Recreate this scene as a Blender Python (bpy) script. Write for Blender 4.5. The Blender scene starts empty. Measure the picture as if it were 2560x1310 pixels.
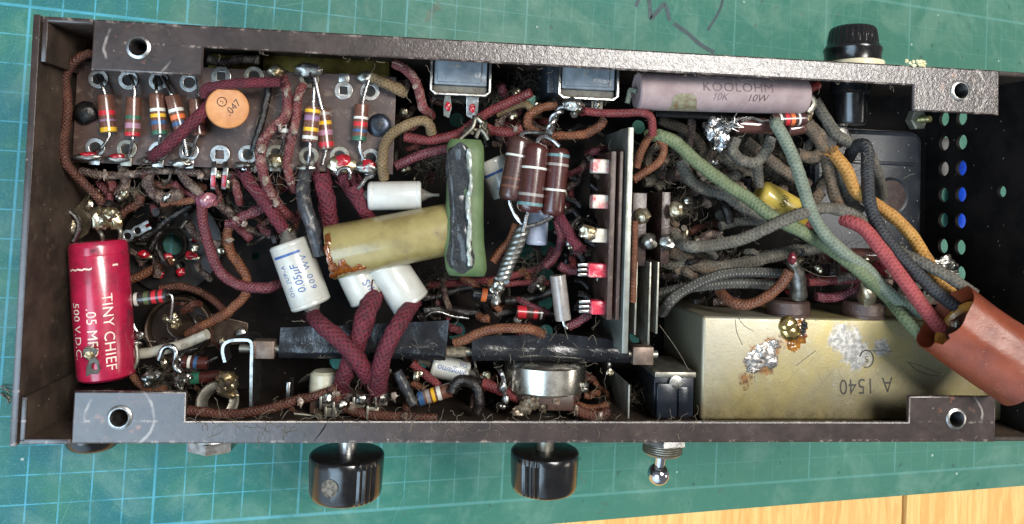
import bpy, bmesh, math, random
from mathutils import Vector, Matrix, noise
S = 0.01                       # the script works in centimetres, the scene in metres
random.seed(7)
sc = bpy.context.scene
col = sc.collection

# ---------------------------------------------------------------- camera
F_PX, CX, CY = 1902.0, 1280.0, 437.0        # lens in pixels of the 2560 wide photograph, its optical centre
ROT = Matrix(((0.95178, 0.05329, 0.30209), (-0.06209, 0.99788, 0.01960), (-0.30041, -0.03741, 0.95307)))
ROT = ROT.to_quaternion().normalized().to_matrix()
CAM = Vector((-9.701, 2.122, 29.912))
cd = bpy.data.cameras.new('camera'); cam = bpy.data.objects.new('camera', cd); col.objects.link(cam)
cd.sensor_width = 36.0; cd.lens = F_PX / 2560 * 36.0
cd.shift_y = -(655 - CY) / 2560
cd.clip_start = 0.01; cd.clip_end = 50
cam.matrix_world = Matrix.Translation(CAM * S) @ ROT.transposed().to_4x4()
sc.camera = cam
# ---------------------------------------------------------------- world and lamps
w = bpy.data.worlds.new('World'); sc.world = w; w.use_nodes = True
bg = w.node_tree.nodes['Background']; bg.inputs[1].default_value = 1.0
def room():                     # a dim room, brighter and cooler toward the window side
    t = w.node_tree; tc = t.nodes.new('ShaderNodeTexCoord'); d = t.nodes.new('ShaderNodeVectorMath'); d.operation = 'DOT_PRODUCT'
    d.inputs[1].default_value = Vector((-0.62, -0.70, 0.34)).normalized(); t.links.new(tc.outputs['Generated'], d.inputs[0])
    r = t.nodes.new('ShaderNodeMapRange'); r.interpolation_type = 'SMOOTHSTEP'; r.inputs[1].default_value = 0.72; r.inputs[2].default_value = 0.96; t.links.new(d.outputs['Value'], r.inputs[0])
    m = t.nodes.new('ShaderNodeMix'); m.data_type = 'RGBA'; m.inputs[6].default_value = (0.21, 0.215, 0.225, 1); m.inputs[7].default_value = (1.25, 1.6, 2.0, 1)
    t.links.new(r.outputs[0], m.inputs[0]); t.links.new(m.outputs[2], bg.inputs[0])
room()
def area(name, loc, target, size, power, color, size_y=None):
    l = bpy.data.lights.new(name, 'AREA'); l.energy = power; l.color = color
    l.shape = 'RECTANGLE'; l.size = size; l.size_y = size_y or size
    o = bpy.data.objects.new(name, l); col.objects.link(o)
    o.location = loc
    d = Vector(target) - Vector(loc); o.rotation_euler = d.to_track_quat('-Z', 'Y').to_euler()
    return o
area('window_light', (-0.80, -0.34, 0.92), (0, 0, 0.05), 0.75, 10.5, (0.58, 0.80, 1.0), 0.7)
area('ceiling_light', (0.20, 0.31, 1.2), (0.04, 0.03, 0.05), 0.55, 19.0, (1.0, 0.97, 0.92), 0.34)
area('side_light', (1.3, -0.3, 0.8), (0.05, 0, 0.05), 0.3, 2.5, (1.0, 0.93, 0.84), 0.4)
sc.view_settings.view_transform = 'Standard'; sc.view_settings.look = 'None'
sc.view_settings.exposure = 0.0; sc.view_settings.gamma = 1.0
sc.view_settings.use_curve_mapping = False

# ---------------------------------------------------------------- frames: the chassis lies tilted, its right end up
CH = Matrix(((0.98090, -0.01990, -0.19350), (0.01990, 0.99980, -0.00020), (0.19344, -0.00390, 0.98110)))
CH = CH.to_quaternion().normalized().to_matrix()
CHO = Vector((-1.184, 1.042, 8.841))
CHM = Matrix.Translation(CHO * S) @ CH.to_4x4()
def ray(u, v):
    return ROT.transposed() @ Vector(((u - CX) / F_PX, (CY - v) / F_PX, -1.0))
CAML = CH.transposed() @ (CAM - CHO)
def A(u, v, z):                 # the point of the photograph at height z (cm, 0 = rim) in the chassis frame
    d = CH.transposed() @ ray(u, v); t = (z - CAML.z) / d.z
    return CAML + d * t
def Ax(u, v, x):
    d = CH.transposed() @ ray(u, v); t = (x - CAML.x) / d.x
    return CAML + d * t
def Ay(u, v, y):
    d = CH.transposed() @ ray(u, v); t = (y - CAML.y) / d.y
    return CAML + d * t
FWD = CH.transposed() @ (ROT.transposed() @ Vector((0, 0, -1)))
def PX(p, r):                   # r pixels at point p, in cm
    return r * (p - CAML).dot(FWD) / F_PX
def G(u, v, z=0):               # the same on the mat, world frame
    d = ray(u, v); t = (z - CAM.z) / d.z
    return CAM + d * t

# ---------------------------------------------------------------- mesh building
class MB:
    def __init__(s): s.v = []; s.f = []; s.m = []; s.uv = []
    def add(s, vs, fs, mi=0, uv=None):
        b = len(s.v); s.v += [Vector(x) for x in vs]
        for i, f in enumerate(fs):
            s.f.append([b + k for k in f]); s.m.append(mi[i] if isinstance(mi, list) else mi)
            s.uv.append(uv[i] if uv else None)
        return s
    def build(s, name, mats, parent=None, origin=None, world=False, smooth=35):
        me = bpy.data.meshes.new(name)
        o = Vector(origin) if origin is not None else Vector((0, 0, 0))
        me.from_pydata([(x - o) * S for x in s.v], [], s.f)
        for m in (mats if isinstance(mats, (list, tuple)) else [mats]): me.materials.append(m)
        me.polygons.foreach_set('material_index', s.m)
        if any(u for u in s.uv):
            l = me.uv_layers.new(name='UVMap').data; k = 0
            for f, u in zip(s.f, s.uv):
                for j in range(len(f)):
                    l[k].uv = u[j] if u else (0, 0); k += 1
        me.polygons.foreach_set('use_smooth', [True] * len(me.polygons))
        if smooth: me.set_sharp_from_angle(angle=math.radians(smooth))
        me.update()
        ob = bpy.data.objects.new(name, me); col.objects.link(ob)
        if parent is not None:
            ob.parent = parent
        else:
            ob.matrix_world = Matrix.Translation(o * S) if world else CHM @ Matrix.Translation(o * S)
        return ob
def tag(o, label, cat, group=None, kind=None):
    if label: o['label'] = label
    if cat: o['category'] = cat
    if group: o['group'] = group
    if kind: o['kind'] = kind
    return o
ORI = {}
def thing(name, label, cat, o, group=None, world=False):
    e = bpy.data.objects.new(name, None); e.empty_display_size = 0.005; col.objects.link(e)
    e.matrix_world = Matrix.Translation(Vector(o) * S) if world else CHM @ Matrix.Translation(Vector(o) * S)
    ORI[e.name] = Vector(o)
    return tag(e, label, cat, group)
def part(t, name, mb, mats, label=None, smooth=35):
    root = t
    while root.parent: root = root.parent
    o = mb.build(name, mats, t, ORI[root.name], smooth=smooth)
    if label: o['label'] = label
    return o
def single(name, label, cat, mb, mats, group=None, world=False, smooth=35):
    c = sum(mb.v, Vector()) / len(mb.v)
    o = mb.build(name, mats, None, c, world, smooth); ORI[o.name] = c
    return tag(o, label, cat, group)

def spline(p, n=6):
    p = [Vector(x) for x in p]
    if len(p) < 3: return [p[0].lerp(p[-1], i / n) for i in range(n + 1)]
    q = [p[0] * 2 - p[1]] + p + [p[-1] * 2 - p[-2]]; out = []
    for i in range(1, len(q) - 2):
        a, b, c, d = q[i - 1:i + 3]
        for k in range(n):
            t = k / n
            out.append(0.5 * ((2 * b) + (c - a) * t + (2 * a - 5 * b + 4 * c - d) * t * t + (3 * b - a - 3 * c + d) * t ** 3))
    out.append(p[-1]); return out
def frames(p):
    T = []
    for i in range(len(p)):
        t = p[min(i + 1, len(p) - 1)] - p[max(i - 1, 0)]
        T.append(t.normalized() if t.length > 1e-9 else Vector((0, 0, 1)))
    n = T[0].orthogonal().normalized(); N = []
    for t in T:
        n = n - t * n.dot(t)
        n = n.normalized() if n.length > 1e-6 else t.orthogonal().normalized()
        N.append(n)
    return T, N
def tube(mb, p, r, seg=12, caps=True, mi=0, jit=0.0, jf=3.0, hollow=0, seed=0.0):
    T, N = frames(p); n = len(p)
    R = r if isinstance(r, (list, tuple)) else [r] * n
    if len(R) != n: R = [R[min(int(i / max(n - 1, 1) * (len(R) - 1)), len(R) - 2)] * (1 - (i / max(n - 1, 1) * (len(R) - 1)) % 1) + R[min(int(i / max(n - 1, 1) * (len(R) - 1)) + 1, len(R) - 1)] * ((i / max(n - 1, 1) * (len(R) - 1)) % 1) if i < n - 1 else R[-1] for i in range(n)]
    vs = []; L = [0.0]
    for i in range(1, n): L.append(L[-1] + (p[i] - p[i - 1]).length)
    for i in range(n):
        b = T[i].cross(N[i])
        for j in range(seg):
            a = 2 * math.pi * j / seg
            d = N[i] * math.cos(a) + b * math.sin(a); rr = R[i]
            if jit: rr *= 1 + jit * noise.noise((p[i] + d * R[i]) * jf + Vector((seed, 0, 0)))
            vs.append(p[i] + d * rr)
    fs = []; uv = []
    for i in range(n - 1):
        for j in range(seg):
            k = (j + 1) % seg
            fs.append((i * seg + j, i * seg + k, (i + 1) * seg + k, (i + 1) * seg + j))
            uv.append(((j / seg, L[i]), ((j + 1) / seg, L[i]), ((j + 1) / seg, L[i + 1]), (j / seg, L[i + 1])))
    if caps and not hollow:
        fs.append(tuple(range(seg))[::-1]); uv.append([(0, 0)] * seg)
        fs.append(tuple((n - 1) * seg + j for j in range(seg))); uv.append([(0, 0)] * seg)
    mb.add(vs, fs, mi, uv)
    if hollow:
        k0 = len(mb.v)
        tube(mb, p, [x * hollow for x in R], seg, False, mi)
        b0 = k0 - n * seg
        for e in (0, n - 1):
            mb.add([], [])
            for j in range(seg):
                k = (j + 1) % seg
                mb.f.append([b0 + e * seg + j, b0 + e * seg + k, k0 + e * seg + k, k0 + e * seg + j]); mb.m.append(mi); mb.uv.append(None)
    return mb
def lathe(mb, p0, d, prof, seg=28, mi=0, flute=None, ph=0.0, caps=True):
    # prof: (distance along d, radius[, material]); flute(angle, i) scales a radius
    p0 = Vector(p0); d = Vector(d).normalized(); n = d.orthogonal().normalized()
    up = (CAML - p0); up = (up - d * up.dot(d))
    if up.length > 1e-6: n = up.normalized()
    b = d.cross(n); vs = []; fs = []; ms = []; uv = []
    for i, q in enumerate(prof):
        for j in range(seg):
            a = 2 * math.pi * j / seg + ph
            r = q[1] * (flute(a, i) if flute else 1)
            vs.append(p0 + d * q[0] + (n * math.cos(a) + b * math.sin(a)) * r)
    for i in range(len(prof) - 1):
        m = prof[i + 1][2] if len(prof[i + 1]) > 2 else mi
        for j in range(seg):
            k = (j + 1) % seg
            fs.append((i * seg + j, i * seg + k, (i + 1) * seg + k, (i + 1) * seg + j)); ms.append(m)
            uv.append(((j / seg, prof[i][0]), ((j + 1) / seg, prof[i][0]), ((j + 1) / seg, prof[i + 1][0]), (j / seg, prof[i + 1][0])))
    if caps and prof[0][1] > 1e-6: fs.append(tuple(range(seg))[::-1]); ms.append(prof[0][2] if len(prof[0]) > 2 else mi); uv.append(None)
    if caps and prof[-1][1] > 1e-6: fs.append(tuple((len(prof) - 1) * seg + j for j in range(seg))); ms.append(prof[-1][2] if len(prof[-1]) > 2 else mi); uv.append(None)
    return mb.add(vs, fs, ms, uv)
def rnd_prof(L, r, e=0.15, n=4, m=0, flat=0.0):      # a capsule-like profile with rounded ends
    out = []
    for i in range(n + 1):
        a = math.pi / 2 * i / n
        out.append((e * (1 - math.sin(a)) , max(r - e * (1 - math.sin(math.pi / 2 - (math.pi / 2 - a))) if False else r - e + e * math.cos(math.pi / 2 - a), flat), m))
    out = [(e * (1 - math.cos(math.pi / 2 * i / n)), r - e + e * math.sin(math.pi / 2 * i / n), m) for i in range(n + 1)]
    return out + [(L - x, q, k) for x, q, k in out[::-1]]
def box(mb, c, ax, size, bev=0.02, mi=0, seg=2):
    bm = bmesh.new(); bmesh.ops.create_cube(bm, size=1.0)
    for v in bm.verts: v.co = Vector((v.co.x * size[0], v.co.y * size[1], v.co.z * size[2]))
    if bev: bmesh.ops.bevel(bm, geom=list(bm.edges), offset=bev, segments=seg, profile=0.5, affect='EDGES')
    bm.verts.ensure_lookup_table()
    c = Vector(c); ax = [Vector(a).normalized() for a in ax]
    vs = [c + ax[0] * v.co.x + ax[1] * v.co.y + ax[2] * v.co.z for v in bm.verts]
    fs = [tuple(v.index for v in f.verts) for f in bm.faces]
    bm.free(); return mb.add(vs, fs, mi)
XYZ = (Vector((1, 0, 0)), Vector((0, 1, 0)), Vector((0, 0, 1)))
def bx(mb, x0, x1, y0, y1, z0, z1, bev=0.02, mi=0, seg=2):
    return box(mb, ((x0 + x1) / 2, (y0 + y1) / 2, (z0 + z1) / 2), XYZ, (abs(x1 - x0), abs(y1 - y0), abs(z1 - z0)), bev, mi, seg)
def circ(cx, cy, r, n=20, ry=None):
    return [(cx + r * math.cos(2 * math.pi * i / n), cy + (ry or r) * math.sin(2 * math.pi * i / n)) for i in range(n)]
def rrect(x0, x1, y0, y1, r, n=4):
    o = []
    for cx, cy, a0 in ((x1 - r, y1 - r, 0), (x0 + r, y1 - r, 90), (x0 + r, y0 + r, 180), (x1 - r, y0 + r, 270)):
        for i in range(n + 1):
            a = math.radians(a0 + 90 * i / n); o.append((cx + r * math.cos(a), cy + r * math.sin(a)))
    return o
def plate(mb, outl, o, ex, ey, th, bev=0.0, mi=0):     # a sheet with holes, cut from outlines in the plane (ex, ey)
    cu = bpy.data.curves.new('c', 'CURVE'); cu.dimensions = '2D'; cu.fill_mode = 'BOTH'; cu.extrude = max(th / 2 - bev, 0.0005); cu.bevel_depth = bev; cu.bevel_resolution = 1
    cu.offset = -bev
    for l in outl:
        s = cu.splines.new('POLY'); s.points.add(len(l) - 1); s.use_cyclic_u = True
        for i, (x, y) in enumerate(l): s.points[i].co = (x, y, 0, 1)
    ob = bpy.data.objects.new('c', cu); me = bpy.data.meshes.new_from_object(ob)
    o = Vector(o); ex = Vector(ex).normalized(); ey = Vector(ey).normalized(); ez = ex.cross(ey)
    mb.add([o + ex * v.co.x + ey * v.co.y + ez * v.co.z for v in me.vertices], [tuple(p.vertices) for p in me.polygons], mi)
    bpy.data.objects.remove(ob); bpy.data.curves.remove(cu); bpy.data.meshes.remove(me); return mb
def text_mesh(body, size, shear=0.0, sx=1.0, sub=0, space=1.0):
    cu = bpy.data.curves.new('t', 'FONT'); cu.body = body; cu.size = size; cu.shear = shear; cu.align_x = 'CENTER'; cu.align_y = 'CENTER'; cu.resolution_u = 3; cu.space_character = space
    ob = bpy.data.objects.new('t', cu); me = bpy.data.meshes.new_from_object(ob)
    bm = bmesh.new(); bm.from_mesh(me); bmesh.ops.triangulate(bm, faces=bm.faces)
    for _ in range(sub): bmesh.ops.subdivide_edges(bm, edges=[e for e in bm.edges if e.calc_length() > size * 0.12], cuts=1)
    bm.verts.ensure_lookup_table()
    vs = [(v.co.x * sx, v.co.y) for v in bm.verts]; fs = [tuple(v.index for v in f.verts) for f in bm.faces]
    bm.free(); bpy.data.objects.remove(ob); bpy.data.curves.remove(cu); bpy.data.meshes.remove(me)
    return vs, fs
def text_cyl(mb, body, size, c, axis, r, ang, along=0.0, shear=0.0, sx=1.0, mi=0, lift=0.006, space=1.0):
    # writing wrapped on a cylinder: its base line runs along axis, ang turns it round from the side facing the viewer
    vs, fs = text_mesh(body, size, shear, sx, 2, space); c = Vector(c); a = Vector(axis).normalized()
    up = CAML - c; n = (up - a * up.dot(a)).normalized(); b = n.cross(a)
    out = []
    for x, y in vs:
        t = ang + y / r
        out.append(c + a * (x + along) + (n * math.cos(t) + b * math.sin(t)) * (r + lift))
    return mb.add(out, fs, mi)
def text_flat(mb, body, size, o, ex, ey, shear=0.0, sx=1.0, mi=0, space=1.0):
    vs, fs = text_mesh(body, size, shear, sx, 0, space); ex = Vector(ex).normalized(); ey = Vector(ey).normalized()
    return mb.add([Vector(o) + ex * x + ey * y for x, y in vs], fs, mi)
def blob(mb, c, r, seed=0, amp=0.25, fr=1.3, mi=0, sub=3, ax=None):
    bm = bmesh.new(); bmesh.ops.create_icosphere(bm, subdivisions=sub, radius=1.0)
    c = Vector(c); r = r if isinstance(r, (tuple, list)) else (r, r, r); ax = ax or XYZ
    for v in bm.verts:
        k = 1 + amp * noise.noise(v.co * fr + Vector((seed * 3.7, seed * 1.3, 0))) + amp * 0.5 * noise.noise(v.co * fr * 2.3 + Vector((seed, 5, 9)))
        q = v.co * k; v.co = c + ax[0] * q.x * r[0] + ax[1] * q.y * r[1] + ax[2] * q.z * r[2]
    bm.verts.ensure_lookup_table()
    mb.add([v.co.copy() for v in bm.verts], [tuple(v.index for v in f.verts) for f in bm.faces], mi); bm.free(); return mb

# ---------------------------------------------------------------- materials
def C(r, g, b):
    f = lambda x: (x / 255 / 12.92) if x / 255 <= 0.04045 else ((x / 255 + 0.055) / 1.055) ** 2.4
    return (f(r), f(g), f(b), 1)
class N:
    def __init__(s, name):
        s.m = bpy.data.materials.new(name); s.m.use_nodes = True; s.t = s.m.node_tree; s.b = s.t.nodes['Principled BSDF']
        tc = s.t.nodes.new('ShaderNodeTexCoord'); mp = s.t.nodes.new('ShaderNodeMapping'); mp.inputs['Scale'].default_value = (100, 100, 100)
        s.t.links.new(tc.outputs['Object'], mp.inputs[0]); s.co = mp.outputs[0]; s.uvo = tc.outputs['UV']
    def l(s, a, b): s.t.links.new(a, b)
    def noise(s, scale, detail=4, rough=0.6, co=None, dist=0.0):
        n = s.t.nodes.new('ShaderNodeTexNoise'); n.inputs['Scale'].default_value = scale; n.inputs['Detail'].default_value = detail
        n.inputs['Roughness'].default_value = rough; n.inputs['Distortion'].default_value = dist
        s.l(co or s.co, n.inputs['Vector']); return n.outputs['Fac']
    def ramp(s, fac, lo, hi):
        r = s.t.nodes.new('ShaderNodeMapRange'); r.inputs[1].default_value = lo; r.inputs[2].default_value = hi; r.interpolation_type = 'SMOOTHSTEP'
        s.l(fac, r.inputs[0]); return r.outputs[0]
    def mix(s, fac, a, b):
        m = s.t.nodes.new('ShaderNodeMix'); m.data_type = 'RGBA'
        if isinstance(fac, (int, float)): m.inputs[0].default_value = fac
        else: s.l(fac, m.inputs[0])
        for x, i in ((a, 6), (b, 7)):
            if isinstance(x, tuple): m.inputs[i].default_value = x
            else: s.l(x, m.inputs[i])
        return m.outputs[2]
    def math(s, op, a, b=None, c=None):
        m = s.t.nodes.new('ShaderNodeMath'); m.operation = op
        for i, x in enumerate((a, b, c)):
            if x is None: continue
            if isinstance(x, (int, float)): m.inputs[i].default_value = x
            else: s.l(x, m.inputs[i])
        return m.outputs[0]
    def sep(s, v):
        n = s.t.nodes.new('ShaderNodeSeparateXYZ'); s.l(v, n.inputs[0]); return n.outputs
    def bump(s, h, strength, dist=0.0002, prev=None):
        b = s.t.nodes.new('ShaderNodeBump'); b.inputs['Distance'].default_value = dist
        if isinstance(strength, (int, float)): b.inputs['Strength'].default_value = strength
        else: s.l(strength, b.inputs['Strength'])
        s.l(h, b.inputs['Height'])
        if prev: s.l(prev, b.inputs['Normal'])
        return b.outputs[0]
    def voro(s, scale, feature='F1', rnd=1.0, co=None):
        n = s.t.nodes.new('ShaderNodeTexVoronoi'); n.inputs['Scale'].default_value = scale; n.feature = feature; n.inputs['Randomness'].default_value = rnd
        s.l(co or s.co, n.inputs['Vector']); return n.outputs['Distance']
    def out(s, color=None, rough=None, metal=None, normal=None, coat=0, spec=None):
        if color is not None:
            if isinstance(color, tuple): s.b.inputs['Base Color'].default_value = color
            else: s.l(color, s.b.inputs['Base Color'])
        if rough is not None:
            if isinstance(rough, (int, float)): s.b.inputs['Roughness'].default_value = rough
            else: s.l(rough, s.b.inputs['Roughness'])
        if metal is not None:
            if isinstance(metal, (int, float)): s.b.inputs['Metallic'].default_value = metal
            else: s.l(metal, s.b.inputs['Metallic'])
        if normal is not None: s.l(normal, s.b.inputs['Normal'])
        if coat: s.b.inputs['Coat Weight'].default_value = coat; s.b.inputs['Coat Roughness'].default_value = 0.12
        if spec is not None: s.b.inputs['Specular IOR Level'].default_value = spec
        return s.m
def mat(name, c1, c2=None, scale=3, rough=0.5, metal=0, bump=0.15, bscale=18, dirt=None, damt=0.45, dscale=5, coat=0, speck=None, samt=0.12, sscale=14, rvar=0.15, spec=None, dist=0.0003):
    n = N(name); c2 = c2 or tuple(x * 0.75 for x in c1[:3]) + (1,)
    c = n.mix(n.ramp(n.noise(scale, 6), 0.35, 0.68), c1, c2)
    r = n.math('MULTIPLY_ADD', n.noise(scale * 2.3, 5), rvar * 2, rough - rvar)
    mt = metal
    if dirt:
        f = n.ramp(n.noise(dscale, 8, 0.7), 1 - damt - 0.06, 1 - damt + 0.12)
        c = n.mix(f, c, dirt); r = n.math('MAXIMUM', r, n.math('MULTIPLY', f, 0.85))
        if metal: mt = n.math('MULTIPLY', n.math('SUBTRACT', 1.0, f), metal)
    if speck:
        f = n.math('MULTIPLY', n.math('LESS_THAN', n.voro(sscale), samt), n.math('GREATER_THAN', n.noise(sscale * 0.31, 2), 0.5))
        c = n.mix(f, c, speck)
    nm = n.bump(n.noise(bscale, 5, 0.65), bump, dist) if bump else None
    return n.out(c, r, mt, nm, coat, spec)
def cloth(name, c1, c2, dirt=None, damt=0.4, a=5, b=8.5, rough=0.75, bump=0.8, dscale=4, gloss=None, tracer=None):
    n = N(name); u, v, _ = n.sep(n.uvo)
    wob = n.math('MULTIPLY', n.noise(2.5, 2), 2.2)
    ph = n.math('ADD', n.math('MULTIPLY', v, 2 * math.pi * b), wob)
    s1 = n.math('SINE', n.math('ADD', n.math('MULTIPLY', u, 2 * math.pi * a), ph))
    s2 = n.math('SINE', n.math('SUBTRACT', n.math('MULTIPLY', u, 2 * math.pi * a), ph))
    h = n.math('MAXIMUM', s1, s2)
    h2 = n.math('ADD', n.math('MULTIPLY', h, 0.55), n.math('MULTIPLY', n.noise(24, 4), 1.1))
    c = n.mix(n.math('MULTIPLY_ADD', n.math('ADD', n.ramp(h, -0.5, 0.7), n.math('MULTIPLY_ADD', n.noise(7, 3), 1.2, -0.6)), 0.6, 0.36), c2, c1)
    c = n.mix(n.ramp(n.noise(1.7, 6, 0.7), 0.36, 0.64), n.mix(0.6, c, c2), c)
    c = n.mix(n.math('MULTIPLY', n.ramp(n.noise(19, 4, 0.75), 0.46, 0.64), 0.5), c, tuple(x * 0.6 for x in c2[:3]) + (1,))
    if tracer:
        c = n.mix(n.math('MULTIPLY', n.math('GREATER_THAN', n.math('MULTIPLY', s1, s2), 0.62), 0.65), c, tracer)
    r = rough
    if dirt:
        f = n.ramp(n.noise(dscale, 7, 0.72), 1 - damt - 0.08, 1 - damt + 0.12)
        c = n.mix(n.math('MULTIPLY', f, 0.9), c, dirt)
        f2 = n.ramp(n.noise(1.3, 4, 0.6), 0.6, 0.72); c = n.mix(n.math('MULTIPLY', f2, 0.6), c, tuple(x * 0.3 for x in c2[:3]) + (1,))
    if gloss is not None: r = n.math('MULTIPLY_ADD', n.ramp(n.noise(3, 4), 0.4, 0.6), rough - gloss, gloss)
    return n.out(c, r, 0, n.bump(h2, bump, 0.00028))

# ---- shared finishes
def paint_flange():
    n = N('hammered_brown_paint'); x, y, z = n.sep(n.co)
    v = n.voro(8, 'SMOOTH_F1'); nz = n.noise(8.5, 2, 0.5, dist=1.6)
    c = n.mix(n.ramp(n.noise(1.2, 6), 0.35, 0.7), C(44, 34, 31), C(60, 47, 43))
    # wear rings and bright scuffs round the screw holes
    dx = n.math('SUBTRACT', n.math('ABSOLUTE', x), 12.43); dy = n.math('SUBTRACT', n.math('ABSOLUTE', y), 5.145)
    d = n.math('SQRT', n.math('ADD', n.math('MULTIPLY', dx, dx), n.math('MULTIPLY', dy, dy)))
    wob = n.math('MULTIPLY_ADD', n.noise(1.6, 3), 0.22, -0.11)
    ring = n.math('SUBTRACT', 1.0, n.ramp(n.math('ABSOLUTE', n.math('SUBTRACT', n.math('ADD', d, wob), 0.9)), 0.01, 0.055))
    ring = n.math('MULTIPLY', ring, n.ramp(n.noise(0.9, 3), 0.48, 0.62))
    rust = n.math('MULTIPLY', n.math('SUBTRACT', 1.0, n.ramp(n.math('ABSOLUTE', n.math('SUBTRACT', d, 0.55)), 0.02, 0.22)), n.ramp(n.noise(3, 6), 0.56, 0.68))
    scf = n.math('MULTIPLY', n.ramp(n.noise(22, 4, 0.8), 0.58, 0.68), n.ramp(n.noise(0.55, 3), 0.55, 0.68))
    c = n.mix(n.math('MULTIPLY', ring, 0.55), c, C(168, 158, 148)); c = n.mix(n.math('MULTIPLY', rust, 0.7), c, C(128, 82, 60)); c = n.mix(n.math('MULTIPLY', scf, 0.6), c, C(150, 142, 136))
    ay = n.math('ABSOLUTE', y)
    edge = n.math('MAXIMUM', n.math('SUBTRACT', 1.0, n.ramp(n.math('ABSOLUTE', n.math('SUBTRACT', ay, 5.85)), 0.03, 0.1)), n.math('SUBTRACT', 1.0, n.ramp(n.math('ABSOLUTE', n.math('SUBTRACT', ay, 5.25)), 0.01, 0.05)))
    edge = n.math('MAXIMUM', edge, n.math('SUBTRACT', 1.0, n.ramp(n.math('ABSOLUTE', n.math('SUBTRACT', ay, 4.44)), 0.01, 0.05)))
    chip = n.math('MULTIPLY', edge, n.ramp(n.noise(2.4, 7, 0.8), 0.52, 0.6)); c = n.mix(n.math('MULTIPLY', chip, 0.7), c, C(148, 134, 124))
    dust = n.math('MULTIPLY', n.ramp(n.noise(1.1, 7, 0.75), 0.5, 0.75), 0.22); c = n.mix(dust, c, C(104, 90, 80))
    rst = n.math('MULTIPLY', n.ramp(n.noise(4, 5, 0.8), 0.66, 0.72), n.ramp(n.noise(0.4, 2), 0.5, 0.6)); c = n.mix(n.math('MULTIPLY', rst, 0.8), c, C(122, 74, 48))
    f = n.math('MULTIPLY', n.math('LESS_THAN', n.voro(2.2), 0.04), 0.5); c = n.mix(f, c, C(190, 186, 178))
    nm = n.bump(n.math('ADD', nz, n.math('MULTIPLY', v, 0.5)), n.math('MULTIPLY_ADD', n.math('MULTIPLY', n.ramp(y, 3.0, 5.0), n.ramp(x, -9.0, -1.0)), 0.14, 0.05), 0.0006)
    return n.out(c, n.math('MULTIPLY_ADD', n.noise(5, 4), 0.16, 0.22), 0.0, nm, spec=0.8)
PAINT = paint_flange()
BORE = mat('threaded_bore_shade', C(48, 46, 44), C(30, 28, 27), 5, .35, .5, .1)  # darker than the steel rim: shade inside the bore painted in
INNER = mat('dull_brown_inner_paint', C(48, 40, 35), C(72, 60, 51), 0.9, 0.6, 0, 0.25, 20, dirt=C(94, 82, 69), damt=0.38, dscale=2.2, speck=C(150, 145, 132), samt=0.06, sscale=3, spec=.25)
FLOORM = mat('black_brown_floor_paint', C(18, 16, 15), C(34, 29, 27), 0.8, 0.72, 0, 0.2, 20, dirt=C(50, 44, 37), damt=0.36, dscale=2.5, speck=C(150, 146, 136), samt=0.07, sscale=3, spec=.12)
STEEL = mat('bright_steel', C(190, 190, 188), C(140, 138, 132), 4, 0.33, 1, 0.1, 30, dirt=C(100, 90, 78), damt=0.34)
DULL = mat('dull_plated_steel', C(150, 147, 135), C(120, 116, 106), 3, 0.42, 0.85, 0.15, 25, dirt=C(92, 84, 68), damt=0.38, dscale=4, speck=C(60, 55, 45))
TIN = mat('tinned_wire', C(184, 184, 184), C(132, 128, 122), 8, 0.26, 1, 0.15, 30, dirt=C(104, 94, 82), damt=0.36, dscale=7)
SOLDER = mat('solder', C(172, 170, 164), C(120, 116, 106), 3, 0.36, 1, 0.22, 5, dirt=C(84, 62, 38), damt=0.36, dscale=5, dist=0.0006)
FLUX = mat('amber_flux', C(150, 96, 26), C(92, 52, 14), 4, 0.12, 0, 0.25, 8, coat=0.8)
GOLDS = mat('flux_gilt_solder', C(188, 180, 158), C(142, 122, 84), 3, 0.3, 0.92, 0.2, 5, dirt=C(84, 54, 26), damt=0.4, dscale=3, dist=0.0005)
BAKE = mat('black_bakelite', C(16, 16, 18), C(24, 23, 23), 3, 0.19, 0, 0.05, 25, dirt=C(66, 62, 60), damt=0.24, dscale=6, spec=0.6)
PHEN = mat('brown_phenolic', C(74, 54, 47), C(54, 39, 34), 1.2, 0.45, 0, 0.2, 22, dirt=C(104, 88, 76), damt=0.42, dscale=3, speck=C(160, 150, 140), samt=0.08, sscale=6)
REDP = mat('red_sealing_paint', C(176, 26, 44), C(120, 14, 26), 5, 0.3, 0, 0.3, 10, coat=0.4)

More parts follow.
